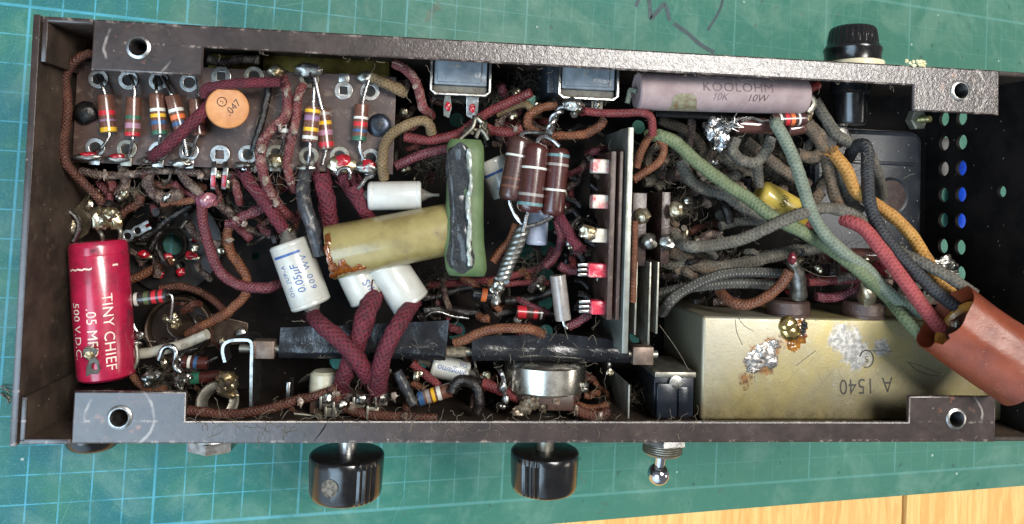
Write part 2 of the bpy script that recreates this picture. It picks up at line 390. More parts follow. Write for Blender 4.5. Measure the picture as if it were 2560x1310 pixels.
# ---------------------------------------------------------------- the bench and the mat
def mat_material():
    n = N('cutting_mat_vinyl'); x, y, z = n.sep(n.co)
    def line(c, wdt, per=1.0, off=0.0):
        t = n.math('SUBTRACT', c, off); t = n.math('DIVIDE', t, per)
        f = n.math('ABSOLUTE', n.math('SUBTRACT', t, n.math('ROUND', t)))
        return n.math('SUBTRACT', 1.0, n.ramp(n.math('MULTIPLY', f, per), wdt * 0.45, wdt))
    fade = n.math('SUBTRACT', 1.0, n.math('MULTIPLY', n.ramp(x, 5.0, 24.0), 0.66))
    wear = n.math('MULTIPLY', n.math('MULTIPLY_ADD', n.ramp(n.noise(0.8, 6, 0.7), 0.36, 0.6), 0.75, 0.25), fade)
    inside = n.math('GREATER_THAN', y, -18.04)
    thin = n.math('MULTIPLY', n.math('MULTIPLY', n.math('MAXIMUM', line(x, 0.032), line(y, 0.028)), wear), inside)
    bx_ = n.math('MAXIMUM', n.math('MULTIPLY', line(x, 0.055, 5, 0), n.math('LESS_THAN', x, 11)), n.math('MULTIPLY', line(x, 0.055, 5, 13), n.math('GREATER_THAN', x, 11)))
    by_ = n.math('MAXIMUM', n.math('SUBTRACT', 1.0, n.ramp(n.math('ABSOLUTE', n.math('ADD', y, 18.0)), 0.035, 0.08)), n.math('SUBTRACT', 1.0, n.ramp(n.math('ABSOLUTE', n.math('SUBTRACT', y, 5.0)), 0.04, 0.09)))
    by_ = n.math('MAXIMUM', by_, n.math('MULTIPLY', n.math('SUBTRACT', 1.0, n.ramp(n.math('ABSOLUTE', y), 0.03, 0.07)), n.math('LESS_THAN', x, 6)))
    bold = n.math('MULTIPLY', n.math('MAXIMUM', n.math('MULTIPLY', bx_, inside), by_), n.math('MULTIPLY_ADD', wear, 0.5, 0.42))
    ln = n.math('MAXIMUM', thin, bold)
    c = n.mix(n.ramp(n.noise(0.35, 4), 0.35, 0.65), n.mix(n.ramp(x, 2.0, 14.0), C(26, 94, 98), C(38, 104, 90)), C(48, 106, 90))  # bluer base at left: cool daylight from that side put into the colour
    # pebbled grain, stronger on the less worn left side
    left = n.math('SUBTRACT', 1.0, n.math('MULTIPLY', n.ramp(x, 3.0, 12.0), 0.85))
    peb = n.math('MULTIPLY', n.math('SUBTRACT', 1.0, n.ramp(n.voro(5.2), 0.10, 0.22)), left)
    c = n.mix(n.math('MULTIPLY', peb, 0.5), c, C(22, 86, 84))
    gr = n.noise(17, 5, 0.8); c = n.mix(n.math('MULTIPLY', n.ramp(gr, 0.5, 0.72), n.math('MULTIPLY_ADD', left, 0.35, 0.12)), c, C(104, 168, 164))
    c = n.mix(n.math('MULTIPLY', n.ramp(n.noise(1.7, 7, 0.75), 0.5, 0.75), 0.34), c, C(104, 146, 126)); c = n.mix(n.math('MULTIPLY', n.ramp(n.math('SUBTRACT', x, n.math('MULTIPLY', y, 0.9)), 22.0, 44.0), 0.4), c, C(84, 118, 98)); c = n.mix(n.math('MULTIPLY', n.ramp(n.noise(3.2, 6, 0.8, dist=1.0), 0.56, 0.7), n.math('MULTIPLY_ADD', left, -0.22, 0.26)), c, C(40, 100, 86))
    st = n.ramp(n.noise(0.9, 5, 0.6, co=n.co, dist=0.6), 0.63, 0.72); c = n.mix(n.math('MULTIPLY', st, n.math('MULTIPLY_ADD', left, -0.5, 0.58)), c, C(84, 80, 66)); st2 = n.ramp(n.noise(2.6, 3, 0.5, dist=0.4), 0.68, 0.73); c = n.mix(n.math('MULTIPLY', st2, n.math('MULTIPLY_ADD', left, -0.4, 0.5)), c, C(40, 56, 52))
    c = n.mix(n.math('MULTIPLY', n.math('LESS_THAN', n.voro(0.62), 0.04), 0.55), c, C(196, 206, 196))
    c = n.mix(n.math('MULTIPLY', n.math('LESS_THAN', n.voro(0.6), 0.06), n.math('MULTIPLY', n.math('GREATER_THAN', x, 10), 0.5)), c, C(40, 70, 62))
    c = n.mix(n.math('MULTIPLY', ln, n.math('SUBTRACT', 0.62, n.math('MULTIPLY', n.ramp(x, 5.0, 22.0), 0.22))), c, n.mix(n.ramp(x, 4, 20), C(84, 170, 196), C(118, 176, 172)))
    def cuts(rot, sx, sy, th):
        a_ = n.t.nodes.new('ShaderNodeMapping'); a_.inputs['Rotation'].default_value = (0, 0, rot); n.l(n.co, a_.inputs[0])
        b_ = n.t.nodes.new('ShaderNodeMapping'); b_.inputs['Scale'].default_value = (sx, sy, 1); n.l(a_.outputs[0], b_.inputs[0]); return n.ramp(n.noise(1.0, 2, 0.5, b_.outputs[0]), th, th + 0.012)
    cut = n.math('MAXIMUM', cuts(0.35, 9, 0.14, 0.735), n.math('MAXIMUM', cuts(-1.1, 10, 0.2, 0.74), cuts(1.25, 8, 0.16, 0.735)))
    c = n.mix(n.math('MULTIPLY', cut, 0.3), c, C(120, 172, 156))
    haze = n.ramp(n.noise(0.32, 5, 0.65, dist=0.8), 0.46, 0.66); c = n.mix(n.math('MULTIPLY', haze, 0.16), c, C(150, 176, 158))
    nm = n.bump(n.math('ADD', n.math('MULTIPLY', gr, 0.6), n.voro(5.2)), 0.22, 0.0004)
    return n.out(c, n.math('MULTIPLY_ADD', n.noise(2, 5), 0.25, 0.42), 0, nm, spec=0.35)
t = thing('cutting_mat', 'green self healing cutting mat with pale blue centimetre grid under the chassis', 'cutting mat', (-18, 8, 0), world=True)
m = MB(); bx(m, -31, 42, -11.1, 24, -0.3, 0.0, 0.04)
part(t, 'mat_sheet', m, mat_material())
INK = mat('faded_marker_ink', C(30, 56, 62), C(40, 70, 74), 2, 0.5, 0, 0)
def stroke(pts, wpx):
    p = spline([G(u, v, 0.004) for u, v in pts], 5); m = MB(); vs = []
    for i, q in enumerate(p):
        d = (p[min(i + 1, len(p) - 1)] - p[max(i - 1, 0)]).normalized(); s = Vector((-d.y, d.x, 0)) * wpx * 0.0165 * 0.68
        vs += [q + s, q - s]
    m.add(vs, [(2 * i, 2 * i + 1, 2 * i + 3, 2 * i + 2) for i in range(len(p) - 1)]); part(t, 'pen_stroke', m, INK)
stroke([(1602, -30), (1597, -5), (1590, 17)], 8); stroke([(1618, -30), (1624, 10), (1627, 44), (1634, 40), (1655, 15), (1663, 13), (1669, 30), (1674, 52)], 9)
stroke([(1684, 58), (1720, 84), (1752, 112), (1786, 132)], 9); stroke([(1812, -25), (1803, 15), (1790, 42), (1769, 76)], 6)
def wood():
    n = N('pine_plank'); x, y, z = n.sep(n.co)
    mp = n.t.nodes.new('ShaderNodeMapping'); mp.inputs['Scale'].default_value = (1.1, 0.09, 1); n.l(n.co, mp.inputs[0])
    g = n.noise(1.6, 8, 0.7, mp.outputs[0], 1.5); g2 = n.noise(9, 4, 0.7, mp.outputs[0])
    c = n.mix(n.ramp(g, 0.38, 0.62), C(228, 184, 116), C(208, 156, 88)); c = n.mix(n.math('MULTIPLY', n.ramp(g2, 0.52, 0.7), 0.45), c, C(180, 128, 68))
    return n.out(c, 0.5, 0, n.bump(g2, 0.2, 0.0003))
WOOD = wood()
for i, (a, b) in enumerate(((-49, -36), (-35.7, -22.3), (-22, -8.6), (-8.3, 20.87), (21.17, 34.5), (34.8, 48))):
    m = MB(); bx(m, a, b, -34, 24, -2.3, -0.31, 0.06)
    o = single('table_plank', 'pine plank of the bench top under the mat', 'table', m, WOOD, world=True); del o['category']; o['kind'] = 'structure'; o['group'] = 'bench planks'

# ---------------------------------------------------------------- the chassis
ZF = -5.6
t = thing('amplifier_chassis', 'open brown steel amplifier chassis lying upside down on the green mat', 'chassis', (0, 0, 0))
CHS = t
HX, HY = 12.43, 5.145
HOLES = [(u, v, r) for u, v, r in ((1142, 300, .27), (1333, 256, .27), (1596, 318, .27), (1140, 828, .34), (1318, 632, .28), (1370, 560, .27), (1370, 622, .28), (1365, 688, .28), (1364, 757, .28), (1364, 830, .28), (1320, 700, .2), (1603, 702, .27), (1597, 765, .27), (1590, 840, .27), (1385, 900, .27), (845, 903, .3), (640, 640, .14), (1060, 905, .22))]
fl = [(-15.1, -5.8), (15.2, -5.8), (15.2, 5.8), (-15.1, 5.8)]
def fp(u, v): p = A(u, v, ZF); return (p.x, p.y)
out = [fl] + [circ(*fp(u, v), r) for u, v, r in HOLES] + [circ(*fp(437, 611), 1.02, 32), circ(*fp(456, 817), 0.95, 32)]
p0, p1 = A(2035, 318, -4.95), A(2300, 640, -4.95)
out.append(rrect(p0.x + .12, p1.x - .12, p1.y + .12, p0.y - .12, 0.4))
m = MB(); plate(m, out, (0, 0, ZF), XYZ[0], XYZ[1], 0.12); part(t, 'floor_plate', m, FLOORM)
m = MB(); bx(m, -13.6, 15.25, 5.72, 5.85, ZF, -0.03, 0.01); bx(m, -15.1, -13.6, 5.70, 5.86, ZF, 0.0, 0.05); bx(m, 13.8, 15.25, 5.74, 5.86, ZF, 0.0, 0.03); part(t, 'back_wall', m, INNER)
m = MB(); bx(m, -13.6, 15.25, -5.85, -5.72, ZF, -0.03, 0.01); bx(m, -15.0, -13.6, -5.88, -5.74, ZF, 0.0, 0.05); bx(m, 13.75, 15.25, -5.86, -5.74, ZF, 0.0, 0.03); part(t, 'front_wall', m, INNER)
def hammered_edge(): return PAINT
m = MB(); bx(m, -15.22, -15.06, -5.92, 5.9, ZF, 0.02, 0.04); part(t, 'left_wall', m, INNER)
m = MB(); bx(m, -15.24, -15.05, -5.93, 5.91, 0.02, 0.06, 0.02); part(t, 'left_rim', m, PAINT)
for s in (1, -1):
    m = MB(); bx(m, -14.98, -14.86, min(s * 4.6, s * 5.78), max(s * 4.6, s * 5.78), ZF, 0.0, 0.03); part(t, 'corner_flap', m, INNER)
    m = MB(); bx(m, -14.99, -14.85, min(s * 4.6, s * 5.8), max(s * 4.6, s * 5.8), 0.0, 0.05, 0.02); bx(m, -14.99, -13.68, s * 5.8 - 0.07, s * 5.8 + 0.07, 0.0, 0.05, 0.02); part(t, 'flap_edge', m, PAINT)
# right wall with its ventilation holes
XR = 15.2
vent = []
for u, v, r in [(2360, 297, 1), (2404, 294, 1), (2360, 358, 1), (2404, 355, 1), (2359, 422, 1), (2403, 420, 1), (2359, 487, 1), (2402, 486, 1), (2358, 550, 1), (2401, 552, 1), (2357, 615, 1), (2400, 618, 1), (2400, 684, 1), (2356, 681, 1), (2357, 236, 1), (2404, 230, 1), (2504, 479, .72)]:
    p = Ax(u, v, XR); vent.append(circ(p.y, p.z, 0.285 * r, 20))
m = MB(); plate(m, [[(-5.86, ZF), (5.86, ZF), (5.86, 0), (-5.86, 0)]] + vent, (XR + .06, 0, 0), XYZ[1], XYZ[2], 0.13); part(t, 'right_wall', m, FLOORM)
for s in (1, -1):
    o_ = [(-13.67, s * 5.87), (13.78, s * 5.87), (13.78, s * 4.44), (10.84, s * 4.44), (10.84, s * 5.24), (-10.68, s * 5.24), (-10.68, s * 4.43), (-13.67, s * 4.43)]
    m = MB(); plate(m, [o_, circ(-HX, s * HY, .26), circ(HX, s * HY, .26)], (0, 0, -0.03), XYZ[0], XYZ[1], 0.15, 0.05)
    part(t, 'back_flange' if s > 0 else 'front_flange', m, PAINT, smooth=50)
    for x in (-HX, HX):
        m = MB(); pr = [(0.02, .34), (-0.02, .335), (-0.045, .29), (-0.05, .25)]
        for k in range(7): pr += [(0.0 + k * .08, .205, 1), (0.04 + k * .08, .235, 1)]
        lathe(m, (x, s * HY, 0.045), (0, 0, -1), pr, 24, caps=False); lathe(m, (x, s * HY, -0.05), (0, 0, -1), [(0, .33), (.57, .33), (.57, .22)], 20, 1, caps=False); o = part(t, 'threaded_insert', m, [STEEL, BORE]); m = MB(); lathe(m, (x, s * HY, -0.62), (0, 0, 1), [(0, .3), (.02, .3)], 16); m.build('bore_shade_disc', BORE, o, ORI[t.name])  # dark threads and closing disc stand in for shade down the bore
# crack lines and grime scratches on the front flange
m = MB(); tube(m, [A(u, v, 0.047) for u, v in ((818, 1056), (808, 1072), (800, 1084), (785, 1102))], [.012, .03, .022, .008], 5); part(t, 'paint_crack', m, mat('crack_black', C(14, 13, 14), None, 3, .7))

# the transformer sunk through the floor carries the raised end
BELL = mat('blue_black_enamel', C(36, 40, 47), C(50, 54, 60), 0.8, 0.34, 0, 0.2, 14, dirt=C(78, 74, 66), damt=0.38, dscale=1.6, speck=C(196, 192, 178), samt=0.12, sscale=5)
t = thing('power_transformer', 'black enamelled power transformer sunk into the chassis floor near the vent holes', 'transformer', ((p0.x + p1.x) / 2, (p0.y + p1.y) / 2, ZF))
q = A(2225, 490, -4.9)
m = MB(); plate(m, [rrect(p0.x, p1.x, p1.y, p0.y, 0.42), circ(q.x, q.y, 0.52, 28)], (0, 0, -5.10), XYZ[0], XYZ[1], 0.5, 0.2)
r0 = A(2060, 402, -4.93); r1 = A(2290, 402, -4.93); bx(m, r0.x, r1.x - .1, r0.y - .07, r0.y + .07, -4.88, -4.79, .04)
plate(m, [rrect(p0.x - .02, p1.x + .02, p1.y - .02, p0.y + .02, 0.45), rrect(p0.x + .1, p1.x - .1, p1.y + .1, p0.y - .1, 0.38)], (0, 0, -5.34), XYZ[0], XYZ[1], 0.5); part(t, 'end_bell', m, BELL)
m = MB(); lathe(m, (q.x, q.y, -4.82), (0, 0, -1), [(0, .6), (.03, .62), (.06, .55), (.3, .5), (.3, .0)], 28); part(t, 'lead_hole_grommet', m, mat('red_fibre', C(66, 40, 36), C(40, 26, 24), 4, .6, dirt=C(70, 64, 56)))
m = MB(); bx(m, p0.x + .1, p1.x - .1, p1.y + .1, p0.y - .1, -11.2, -5.72, .2); part(t, 'lower_bell', m, BELL)

# nut and bolt that clamp it
a = A(2284, 300, -5.5); b = A(2324, 297, -4.75)
PLT = mat('dusty_plated_nut', C(176, 172, 152), C(146, 140, 120), 3, .4, .6, .15, 14, dirt=C(96, 90, 76), damt=.3)
t = thing('clamp_bolt', 'hex nut with a brass tipped threaded bolt under the rear right tab', 'bolt', a)
m = MB(); lathe(m, a, b - a, [(0, .42), (.28, .42), (.32, .36), (.32, .12)], 6); part(t, 'hex_nut', m, PLT, smooth=20)
d = (b - a); pr = []
for k in range(14): pr += [(d.length * k / 14, .135), (d.length * (k + .5) / 14, .115)]
m = MB(); lathe(m, a, d, pr + [(d.length, .135), (d.length + .04, .1)], 16); part(t, 'bolt_shank', m, mat('brass_thread', C(190, 182, 128), C(140, 128, 80), 3, .35, .8, dirt=C(70, 66, 50)))
# things on the mat beyond the end wall, seen through its holes
BLUE = mat('blue_plastic', C(18, 70, 190), C(14, 56, 165), 2, .3, 0, .02)
def handle(name, label, u0, v0, u1, v1, rpx, mt, cat):
    a, b = G(u0, v0, .5), G(u1, v1, .5); m = MB(); L = (b - a).length; r = .55 * rpx
    n_ = rnd_prof(L, r, min(r * .6, .3)); n_ = [(x, q) for x, q, k in n_]
    p = a.copy(); d = (b - a).normalized()
    lathe(m, p + Vector((0, 0, r - .5)), d, n_, 24); single(name, label, cat, m, mt, world=True)
handle('tool_handle', 'blue plastic tool handle lying on the mat beyond the vent holes', 2408, 392, 2400, 575, 1.1, BLUE, 'tool handle')
handle('grey_rod', 'dull grey rod lying on the mat beside the blue handle', 2350, 345, 2351, 452, 1.0, mat('grey_rubber', C(92, 88, 86), C(76, 74, 72), 2, .6), 'rod')

# ================================================================ parts in the chassis
def P(pts, z=-1.5): return [A(q[0], q[1], q[2] if len(q) > 2 else z) for q in pts]
def R_(u, v, z, rpx): return PX(A(u, v, z), rpx)
CLB = cloth('brown_cloth_braid', C(100, 56, 40), C(56, 32, 26), C(136, 108, 84), 0.34, gloss=0.35)
CLM = cloth('maroon_cloth_braid', C(124, 58, 56), C(72, 32, 36), C(150, 128, 116), 0.42, gloss=0.3)
CLP = cloth('purple_brown_cloth_braid', C(116, 58, 60), C(74, 32, 44), C(134, 100, 108), 0.36, gloss=0.25)
CLR = cloth('red_cloth_braid', C(124, 46, 46), C(74, 26, 30), C(140, 110, 98), 0.34, gloss=0.4)
CLT = cloth('tan_cloth_braid', C(134, 112, 78), C(86, 68, 46), C(128, 112, 90), 0.36)
CLO = cloth('orange_brown_cloth_braid', C(128, 76, 46), C(76, 42, 28), C(138, 112, 86), 0.36, gloss=0.4)
CLK = cloth('crusted_dark_cloth', C(88, 66, 58), C(46, 34, 34), C(138, 122, 108), 0.46, gloss=0.3)
SLV = cloth('maroon_braided_sleeving', C(106, 27, 43), C(56, 12, 24), C(150, 100, 110), 0.3, a=8, b=5.2, bump=1.0, rough=.7)
CGN = cloth('olive_green_cloth', C(112, 122, 88), C(82, 94, 64), C(124, 126, 104), 0.4, a=4, b=7.5)
CTL = cloth('pale_teal_cloth', C(128, 134, 116), C(94, 104, 90), C(132, 140, 124), 0.36, a=4, b=7.5)
CGY = cloth('dusty_grey_cloth', C(108, 103, 92), C(64, 60, 54), C(122, 114, 98), 0.42, a=4, b=7.5, rough=.9)
CGW = cloth('dusty_warm_grey_cloth', C(112, 100, 84), C(66, 56, 48), C(126, 98, 74), 0.42, a=4, b=7.5, rough=.9)
CBK = cloth('black_waxed_cloth', C(58, 58, 60), C(26, 26, 28), C(88, 86, 82), 0.34, a=4, b=8, rough=.6)
CRD = cloth('faded_red_cloth', C(168, 76, 74), C(132, 54, 56), C(158, 110, 104), 0.34, a=4, b=7.5)
CYL = cloth('ochre_yellow_cloth', C(196, 146, 74), C(150, 102, 48), C(170, 136, 90), 0.34, a=4, b=7.5)
CST = cloth('dark_tracer_cloth', C(74, 72, 66), C(40, 38, 36), C(96, 90, 78), 0.34, a=3, b=4.6, tracer=C(132, 128, 116))
PVC = mat('greyish_black_tubing', C(56, 58, 62), C(38, 38, 42), 3, .35, 0, .3, 9, dirt=C(104, 100, 92), damt=.42, dscale=4)
TAR = mat('tarry_black_wire', C(20, 18, 18), C(34, 28, 26), 4, .22, 0, .6, 12, dirt=C(74, 62, 52), damt=.36, dist=.0006)
WHT = mat('white_plastic_lead', C(178, 174, 160), C(150, 146, 132), 2, .45, 0, .15, 10, dirt=C(96, 88, 74), damt=.38, dscale=4)
RUNS = []
def wire(name, label, pts, rpx, mt, z=-1.5, jit=0.07, cat='wire', group=None, hollow=0, n=7, seg=12, fray=None, bare=None):
    p = spline(P(pts, z), n); r = PX(p[len(p) // 2], rpx) if not isinstance(rpx, list) else [PX(p[len(p) // 2], x) for x in rpx]
    r = [x * .93 for x in r] if isinstance(r, list) else r * .93
    RUNS.append((p, r[0] if isinstance(r, list) else r))
    m = MB(); tube(m, p, r, seg, True, 0, jit + .04, 5.0, hollow, seed=pts[0][0] * .37)
    if hollow: pass
    o = single(name, label, cat, m, mt, group)
    rr = r[0] if isinstance(r, list) else r
    for e in (fray or []):
        k = MB(); T_, N_ = frames(p); i = 0 if e == 0 else len(p) - 1; sgn = -1 if e == 0 else 1
        rng = random.Random(pts[0][0])
        for j in range(26):
            a = rng.uniform(0, 6.28); b = T_[i].cross(N_[i]); d = N_[i] * math.cos(a) + b * math.sin(a)
            s = p[i] + d * rr * .9; L = rr * rng.uniform(.5, 1.5)
            e1 = s + T_[i] * sgn * L * .6 + d * L * rng.uniform(-.2, .5); e2 = e1 + T_[i] * sgn * L * .4 + Vector((rng.uniform(-1, 1), rng.uniform(-1, 1), rng.uniform(-1, 1))) * L * .3
            tube(k, [s, e1, e2], [rr * .1, rr * .09, rr * .04], 4)
        f = k.build('frayed_threads', mt, o, ORI[o.name])
    for e in (bare or []):
        q = P(e, z); k = MB(); tube(k, spline(q, 4), PX(q[0], 4.2), 7); k.build('bare_end', TIN, o, ORI[o.name])
    return o
BAND = {}
def band(c):
    if c not in BAND:
        rgb = {'r': (190, 42, 52), 'y': (226, 178, 44), 'v': (140, 104, 132), 'g': (44, 100, 78), 'w': (214, 214, 204), 'b': (52, 90, 132), 'o': (220, 112, 62), 'k': (26, 24, 24), 'n': (104, 66, 52), 's': (148, 140, 134), 't': (98, 132, 134), 'e': (86, 96, 66), 'm': (168, 122, 140), 'd': (70, 44, 40), 'c': (46, 42, 40), 'u': (70, 32, 28), 'O': (232, 96, 40)}[c]
        BAND[c] = mat('band_paint_' + {'r': 'red', 'y': 'yellow', 'v': 'violet', 'g': 'green', 'w': 'white', 'b': 'blue', 'o': 'orange', 'k': 'black', 'n': 'brown', 's': 'silver', 't': 'teal', 'e': 'olive', 'm': 'mauve', 'd': 'dark_brown', 'c': 'charcoal', 'u': 'rust_brown', 'O': 'bright_orange'}[c], C(*rgb), C(*[int(x * .86) for x in rgb]), 5, .3, 0, .1, 14, dirt=C(88, 74, 64), damt=.27, dscale=5, coat=.6)
    return BAND[c]
def resistor(label, u0, v0, u1, v1, rpx, z, bands, body='n', leads=(), rounded=.06, z1=None, group=None, wpx=4.2, name='carbon_resistor'):
    a, b = A(u0, v0, z), A(u1, v1, z if z1 is None else z1); d = b - a; L = d.length; d = d / L; r = PX(a, rpx)
    t = thing(name, label, 'resistor', (a + b) / 2, group)
    cols = [body]; 
    for q in bands:
        if q[2] not in cols: cols.append(q[2])
    e = min(r * (rounded if rounded < 1 else 1) * (1 if rounded >= .5 else 1.6), r * .95); n = 5
    pr = [(e * (1 - math.cos(math.pi / 2 * i / n)), max(r - e + e * math.sin(math.pi / 2 * i / n), .01), 0) for i in range(n + 1)]
    if bands and bands[0][0] - bands[0][1] / 2 < 0.02: pr = [(x, q, cols.index(bands[0][2])) for x, q, k in pr]
    cur = e
    for c, wd, k in sorted(bands):
        s, f = max((c - wd / 2) * L, cur + .001), min((c + wd / 2) * L, L - e)
        pr += [(s, r, 0), (s + .002, r * 1.012, cols.index(k)), (f - .002, r * 1.012, cols.index(k)), (f, r, 0)]; cur = f
    lastm = cols.index(bands[-1][2]) if bands and bands[-1][0] + bands[-1][1] / 2 > .97 else 0
    pr += [(L - e * (1 - math.cos(math.pi / 2 * i / n)), max(r - e + e * math.sin(math.pi / 2 * i / n), .01), lastm) for i in range(n, -1, -1)]
    m = MB(); lathe(m, a, d, pr, 28); part(t, 'resistor_body', m, [band(c) for c in cols])
    for l in leads:
        q = P(l, z); s = a if (q[0] - a).length < (q[0] - b).length else b
        m = MB(); tube(m, spline([s + (d if s is b else -d) * -.05] + q, 5), PX(a, wpx), 8, jit=.05); part(t, 'lead', m, TIN)
    return t

# ---------------------------------------------------------------- the brown terminal board
ZB = -2.0
t = BRD = thing('terminal_board', 'brown phenolic terminal board with two rows of soldered lugs, upper left inside chassis', 'terminal board', A(585, 310, ZB))
a, b, c, d = A(180, 405, ZB), A(982, 432, ZB), A(986, 192, ZB), A(184, 178, ZB)
m = MB(); plate(m, [[(a.x, a.y), (b.x, a.y - .02), (b.x, c.y), (a.x, c.y)]], (0, 0, ZB - .08), XYZ[0], XYZ[1], .16, .015); part(t, 'board_sheet', m, PHEN)
bl_y, tp_y = a.y, c.y
m = MB(); blob(m, A(214, 281, -1.9), (R_(214, 281, -1.9, 29), R_(214, 281, -1.9, 29), .2), 3, .16, 1.5); part(t, 'fixing_screw', m, mat('blackened_screw', C(40, 40, 40), C(70, 68, 66), 5, .12, .8, .5, 8, dist=.0006), label='round black blob headed screw')
q = A(948, 312, -1.84); r = R_(948, 312, -1.84, 29)
m = MB(); lathe(m, q, (0, 0, -1), [(-.02, r * .55), (0, r * .8), (.06, r), (.16, r * 1.02)], 24)
part(t, 'fixing_screw', m, mat('blued_screw', C(62, 68, 80), C(42, 46, 54), 3, .3, .7, .15, 16), label='blue black cross head screw')
m = MB(); bx(m, q.x - .16, q.x + .16, q.y - .05, q.y + .05, q.z, q.z + .026, .005); bx(m, q.x - .05, q.x + .05, q.y - .16, q.y + .16, q.z, q.z + .028, .005); part(t, 'cross_slot', m, mat('slot_shadow_grime', C(10, 10, 12), None, 3, .6))
def eyelet(u, v, dirn, tail=None, mt=STEEL, sold=None, square=False, rpx=24, gold=False, cup=False):
    q = A(u, v, ZB + .03); r = R_(u, v, ZB, rpx); m = MB()
    o = [(r * math.cos(math.radians(x)), r * math.sin(math.radians(x))) for x in range(0, 360, 15)]
    h = [(-r * .42, -r * .42), (r * .42, -r * .42), (r * .42, r * .42), (-r * .42, r * .42)] if square else circ(0, 0, r * .58, 16)
    plate(m, [o, h], q, XYZ[0], XYZ[1], .05, .012)
    if tail:
        y = bl_y - .06 if dirn < 0 else tp_y + .02
        bx(m, q.x - r * .55, q.x + r * .55, min(y, q.y + dirn * r * .9), max(y, q.y + dirn * r * .9), ZB + .01, ZB + .05, .01)
    if square: pass
    o = part(BRD, 'terminal_lug', m, mt)
    m = MB(); lathe(m, (q.x, q.y, q.z - .03), (0, 0, 1), [(0, r * .5), (.004, r * .5)], 14); part_ = m.build('lug_hole', mat_hole, o, ORI[BRD.name])
    if sold:
        m = MB(); s = A(sold[0], sold[1], -1.83); k = PX(s, 1)
        blob(m, s, (sold[2] * k, sold[3] * k, .13), u, .3, 1.6, sub=3); m.build('solder_joint', GOLDS if gold else SOLDER, o, ORI[BRD.name])
        if len(sold) > 4:
            m = MB(); blob(m, s + Vector((.05, .08, .02)), (sold[2] * k * .6, sold[3] * k * .9, .12), u + 5, .25, 1.6); m.build('red_paint_dab', REDP, o, ORI[BRD.name])
    return o
mat_hole = mat('hole_black', C(16, 14, 13), None, 3, .7)  # near-black disc filling each lug hole
for u, v in ((246, 197), (321, 200), (397, 202), (474, 206)): eyelet(u, v, 1, True, STEEL)
eyelet(553, 190, 1, True, STEEL, None, True); eyelet(635, 190, 1, True, DULL, (690, 178, 20, 16), gold=True)
eyelet(859, 226, 1, True, STEEL, None, True, 23); eyelet(925, 228, 1, True, STEEL, (916, 193, 22, 16))
eyelet(773, 196, 1, True, DULL, (772, 176, 34, 18))
for u, v, s in ((238, 369, (216, 394, 34, 9, 1)), (317, 373, (289, 398, 28, 9, 1)), (397, 377, (370, 402, 25, 10)), (472, 379, (452, 408, 28, 12))): eyelet(u, v, -1, True, DULL if u == 317 else STEEL, s)
eyelet(620, 386, -1, True, STEEL, (611, 412, 24, 8)); eyelet(849, 390, -1, True, DULL, (853, 410, 34, 20, 1), gold=True); eyelet(927, 395, -1, True, STEEL, (917, 420, 30, 16, 1))
eyelet(690, 385, -1, True, DULL, (690, 402, 24, 18), gold=True); eyelet(772, 390, -1, True, DULL, (762, 420, 28, 8))
# the free two pronged lug with red painted tips
t = thing('forked_lug', 'empty silver two pronged lug with red painted tips on the board edge', 'terminal lug', A(550, 400, -1.9))
q = A(550, 386, -1.93); r = R_(550, 386, -1.93, 24); m = MB()
plate(m, [circ(0, 0, r, 24), [(-r * .45, -r * .45), (r * .4, -r * .45), (r * .4, r * .45), (-r * .45, r * .45)]], q, XYZ[0], XYZ[1], .05, .012)
for s in (-1, 1):
    p = P([(550 + s * 14, 405, -1.9), (550 + s * 15, 420, -1.75), (547 + s * 14, 450, -1.75), (546 + s * 13, 472, -1.9)]); bx_ = []
    for i in range(3): box(m, (p[i] + p[i + 1]) / 2, (p[i + 1] - p[i], (p[i + 1] - p[i]).cross(Vector((0, 0, 1))), (p[i + 1] - p[i]).cross((p[i + 1] - p[i]).cross(Vector((0, 0, 1))))), ((p[i + 1] - p[i]).length + .02, .15, .05), .01)
part(t, 'lug_body', m, STEEL)
for s in (-1, 1):
    m = MB(); e0, e1 = A(547 + s * 14, 438, -1.70), A(546 + s * 13, 468, -1.80); d = e1 - e0; box(m, (e0 + e1) / 2, (d, d.cross(Vector((0, 0, 1))), d.cross(d.cross(Vector((0, 0, 1))))), (d.length, .13, .03), .01); part(t, 'red_tip', m, REDP)

GB = 'banded carbon resistors on the brown board'
ZR = -1.7
resistor('brown resistor with red and yellow bands next to the black blob screw', 263, 238, 272, 331, 19, ZR, [(.49, .13, 'r'), (.69, .06, 'v'), (.93, .11, 'y')], leads=[[(261, 228), (253, 208), (246, 190, -1.9)], [(273, 341), (256, 367), (238, 380, -1.9)]], group=GB)
resistor('brown resistor with green, pink and red bands second along the board', 335, 244, 331, 341, 18, ZR, [(.52, .09, 'g'), (.73, .14, 'm'), (.95, .1, 'r')], leads=[[(337, 228), (331, 203), (324, 188, -1.9)], [(331, 352), (321, 388, -1.85)]], group=GB)
resistor('brown resistor with white, yellow, blue and green bands', 391, 235, 399, 337, 18, ZR, [(.4, .08, 'w'), (.54, .09, 'y'), (.71, .1, 'b'), (.95, .09, 'g')], leads=[[(391, 222), (389, 190, -1.9)], [(400, 347), (397, 380, -1.9)]], group=GB)
resistor('leaning resistor with white and orange bands half under the braided sleeve', 430, 240, 454, 326, 18, ZR - .05, [(.43, .1, 'w'), (.63, .13, 'o'), (.82, .1, 'b')], leads=[[(425, 228), (404, 190, -1.9)], [(458, 337), (468, 390, -1.85)]], group=GB)
resistor('resistor with orange and red bands partly hidden behind the orange disc', 489, 248, 498, 339, 17, ZR - .05, [(.62, .11, 'o'), (.8, .22, 'u')], leads=[[(497, 236), (492, 192, -1.9)], [(490, 350), (478, 392, -1.85)]], group=GB)
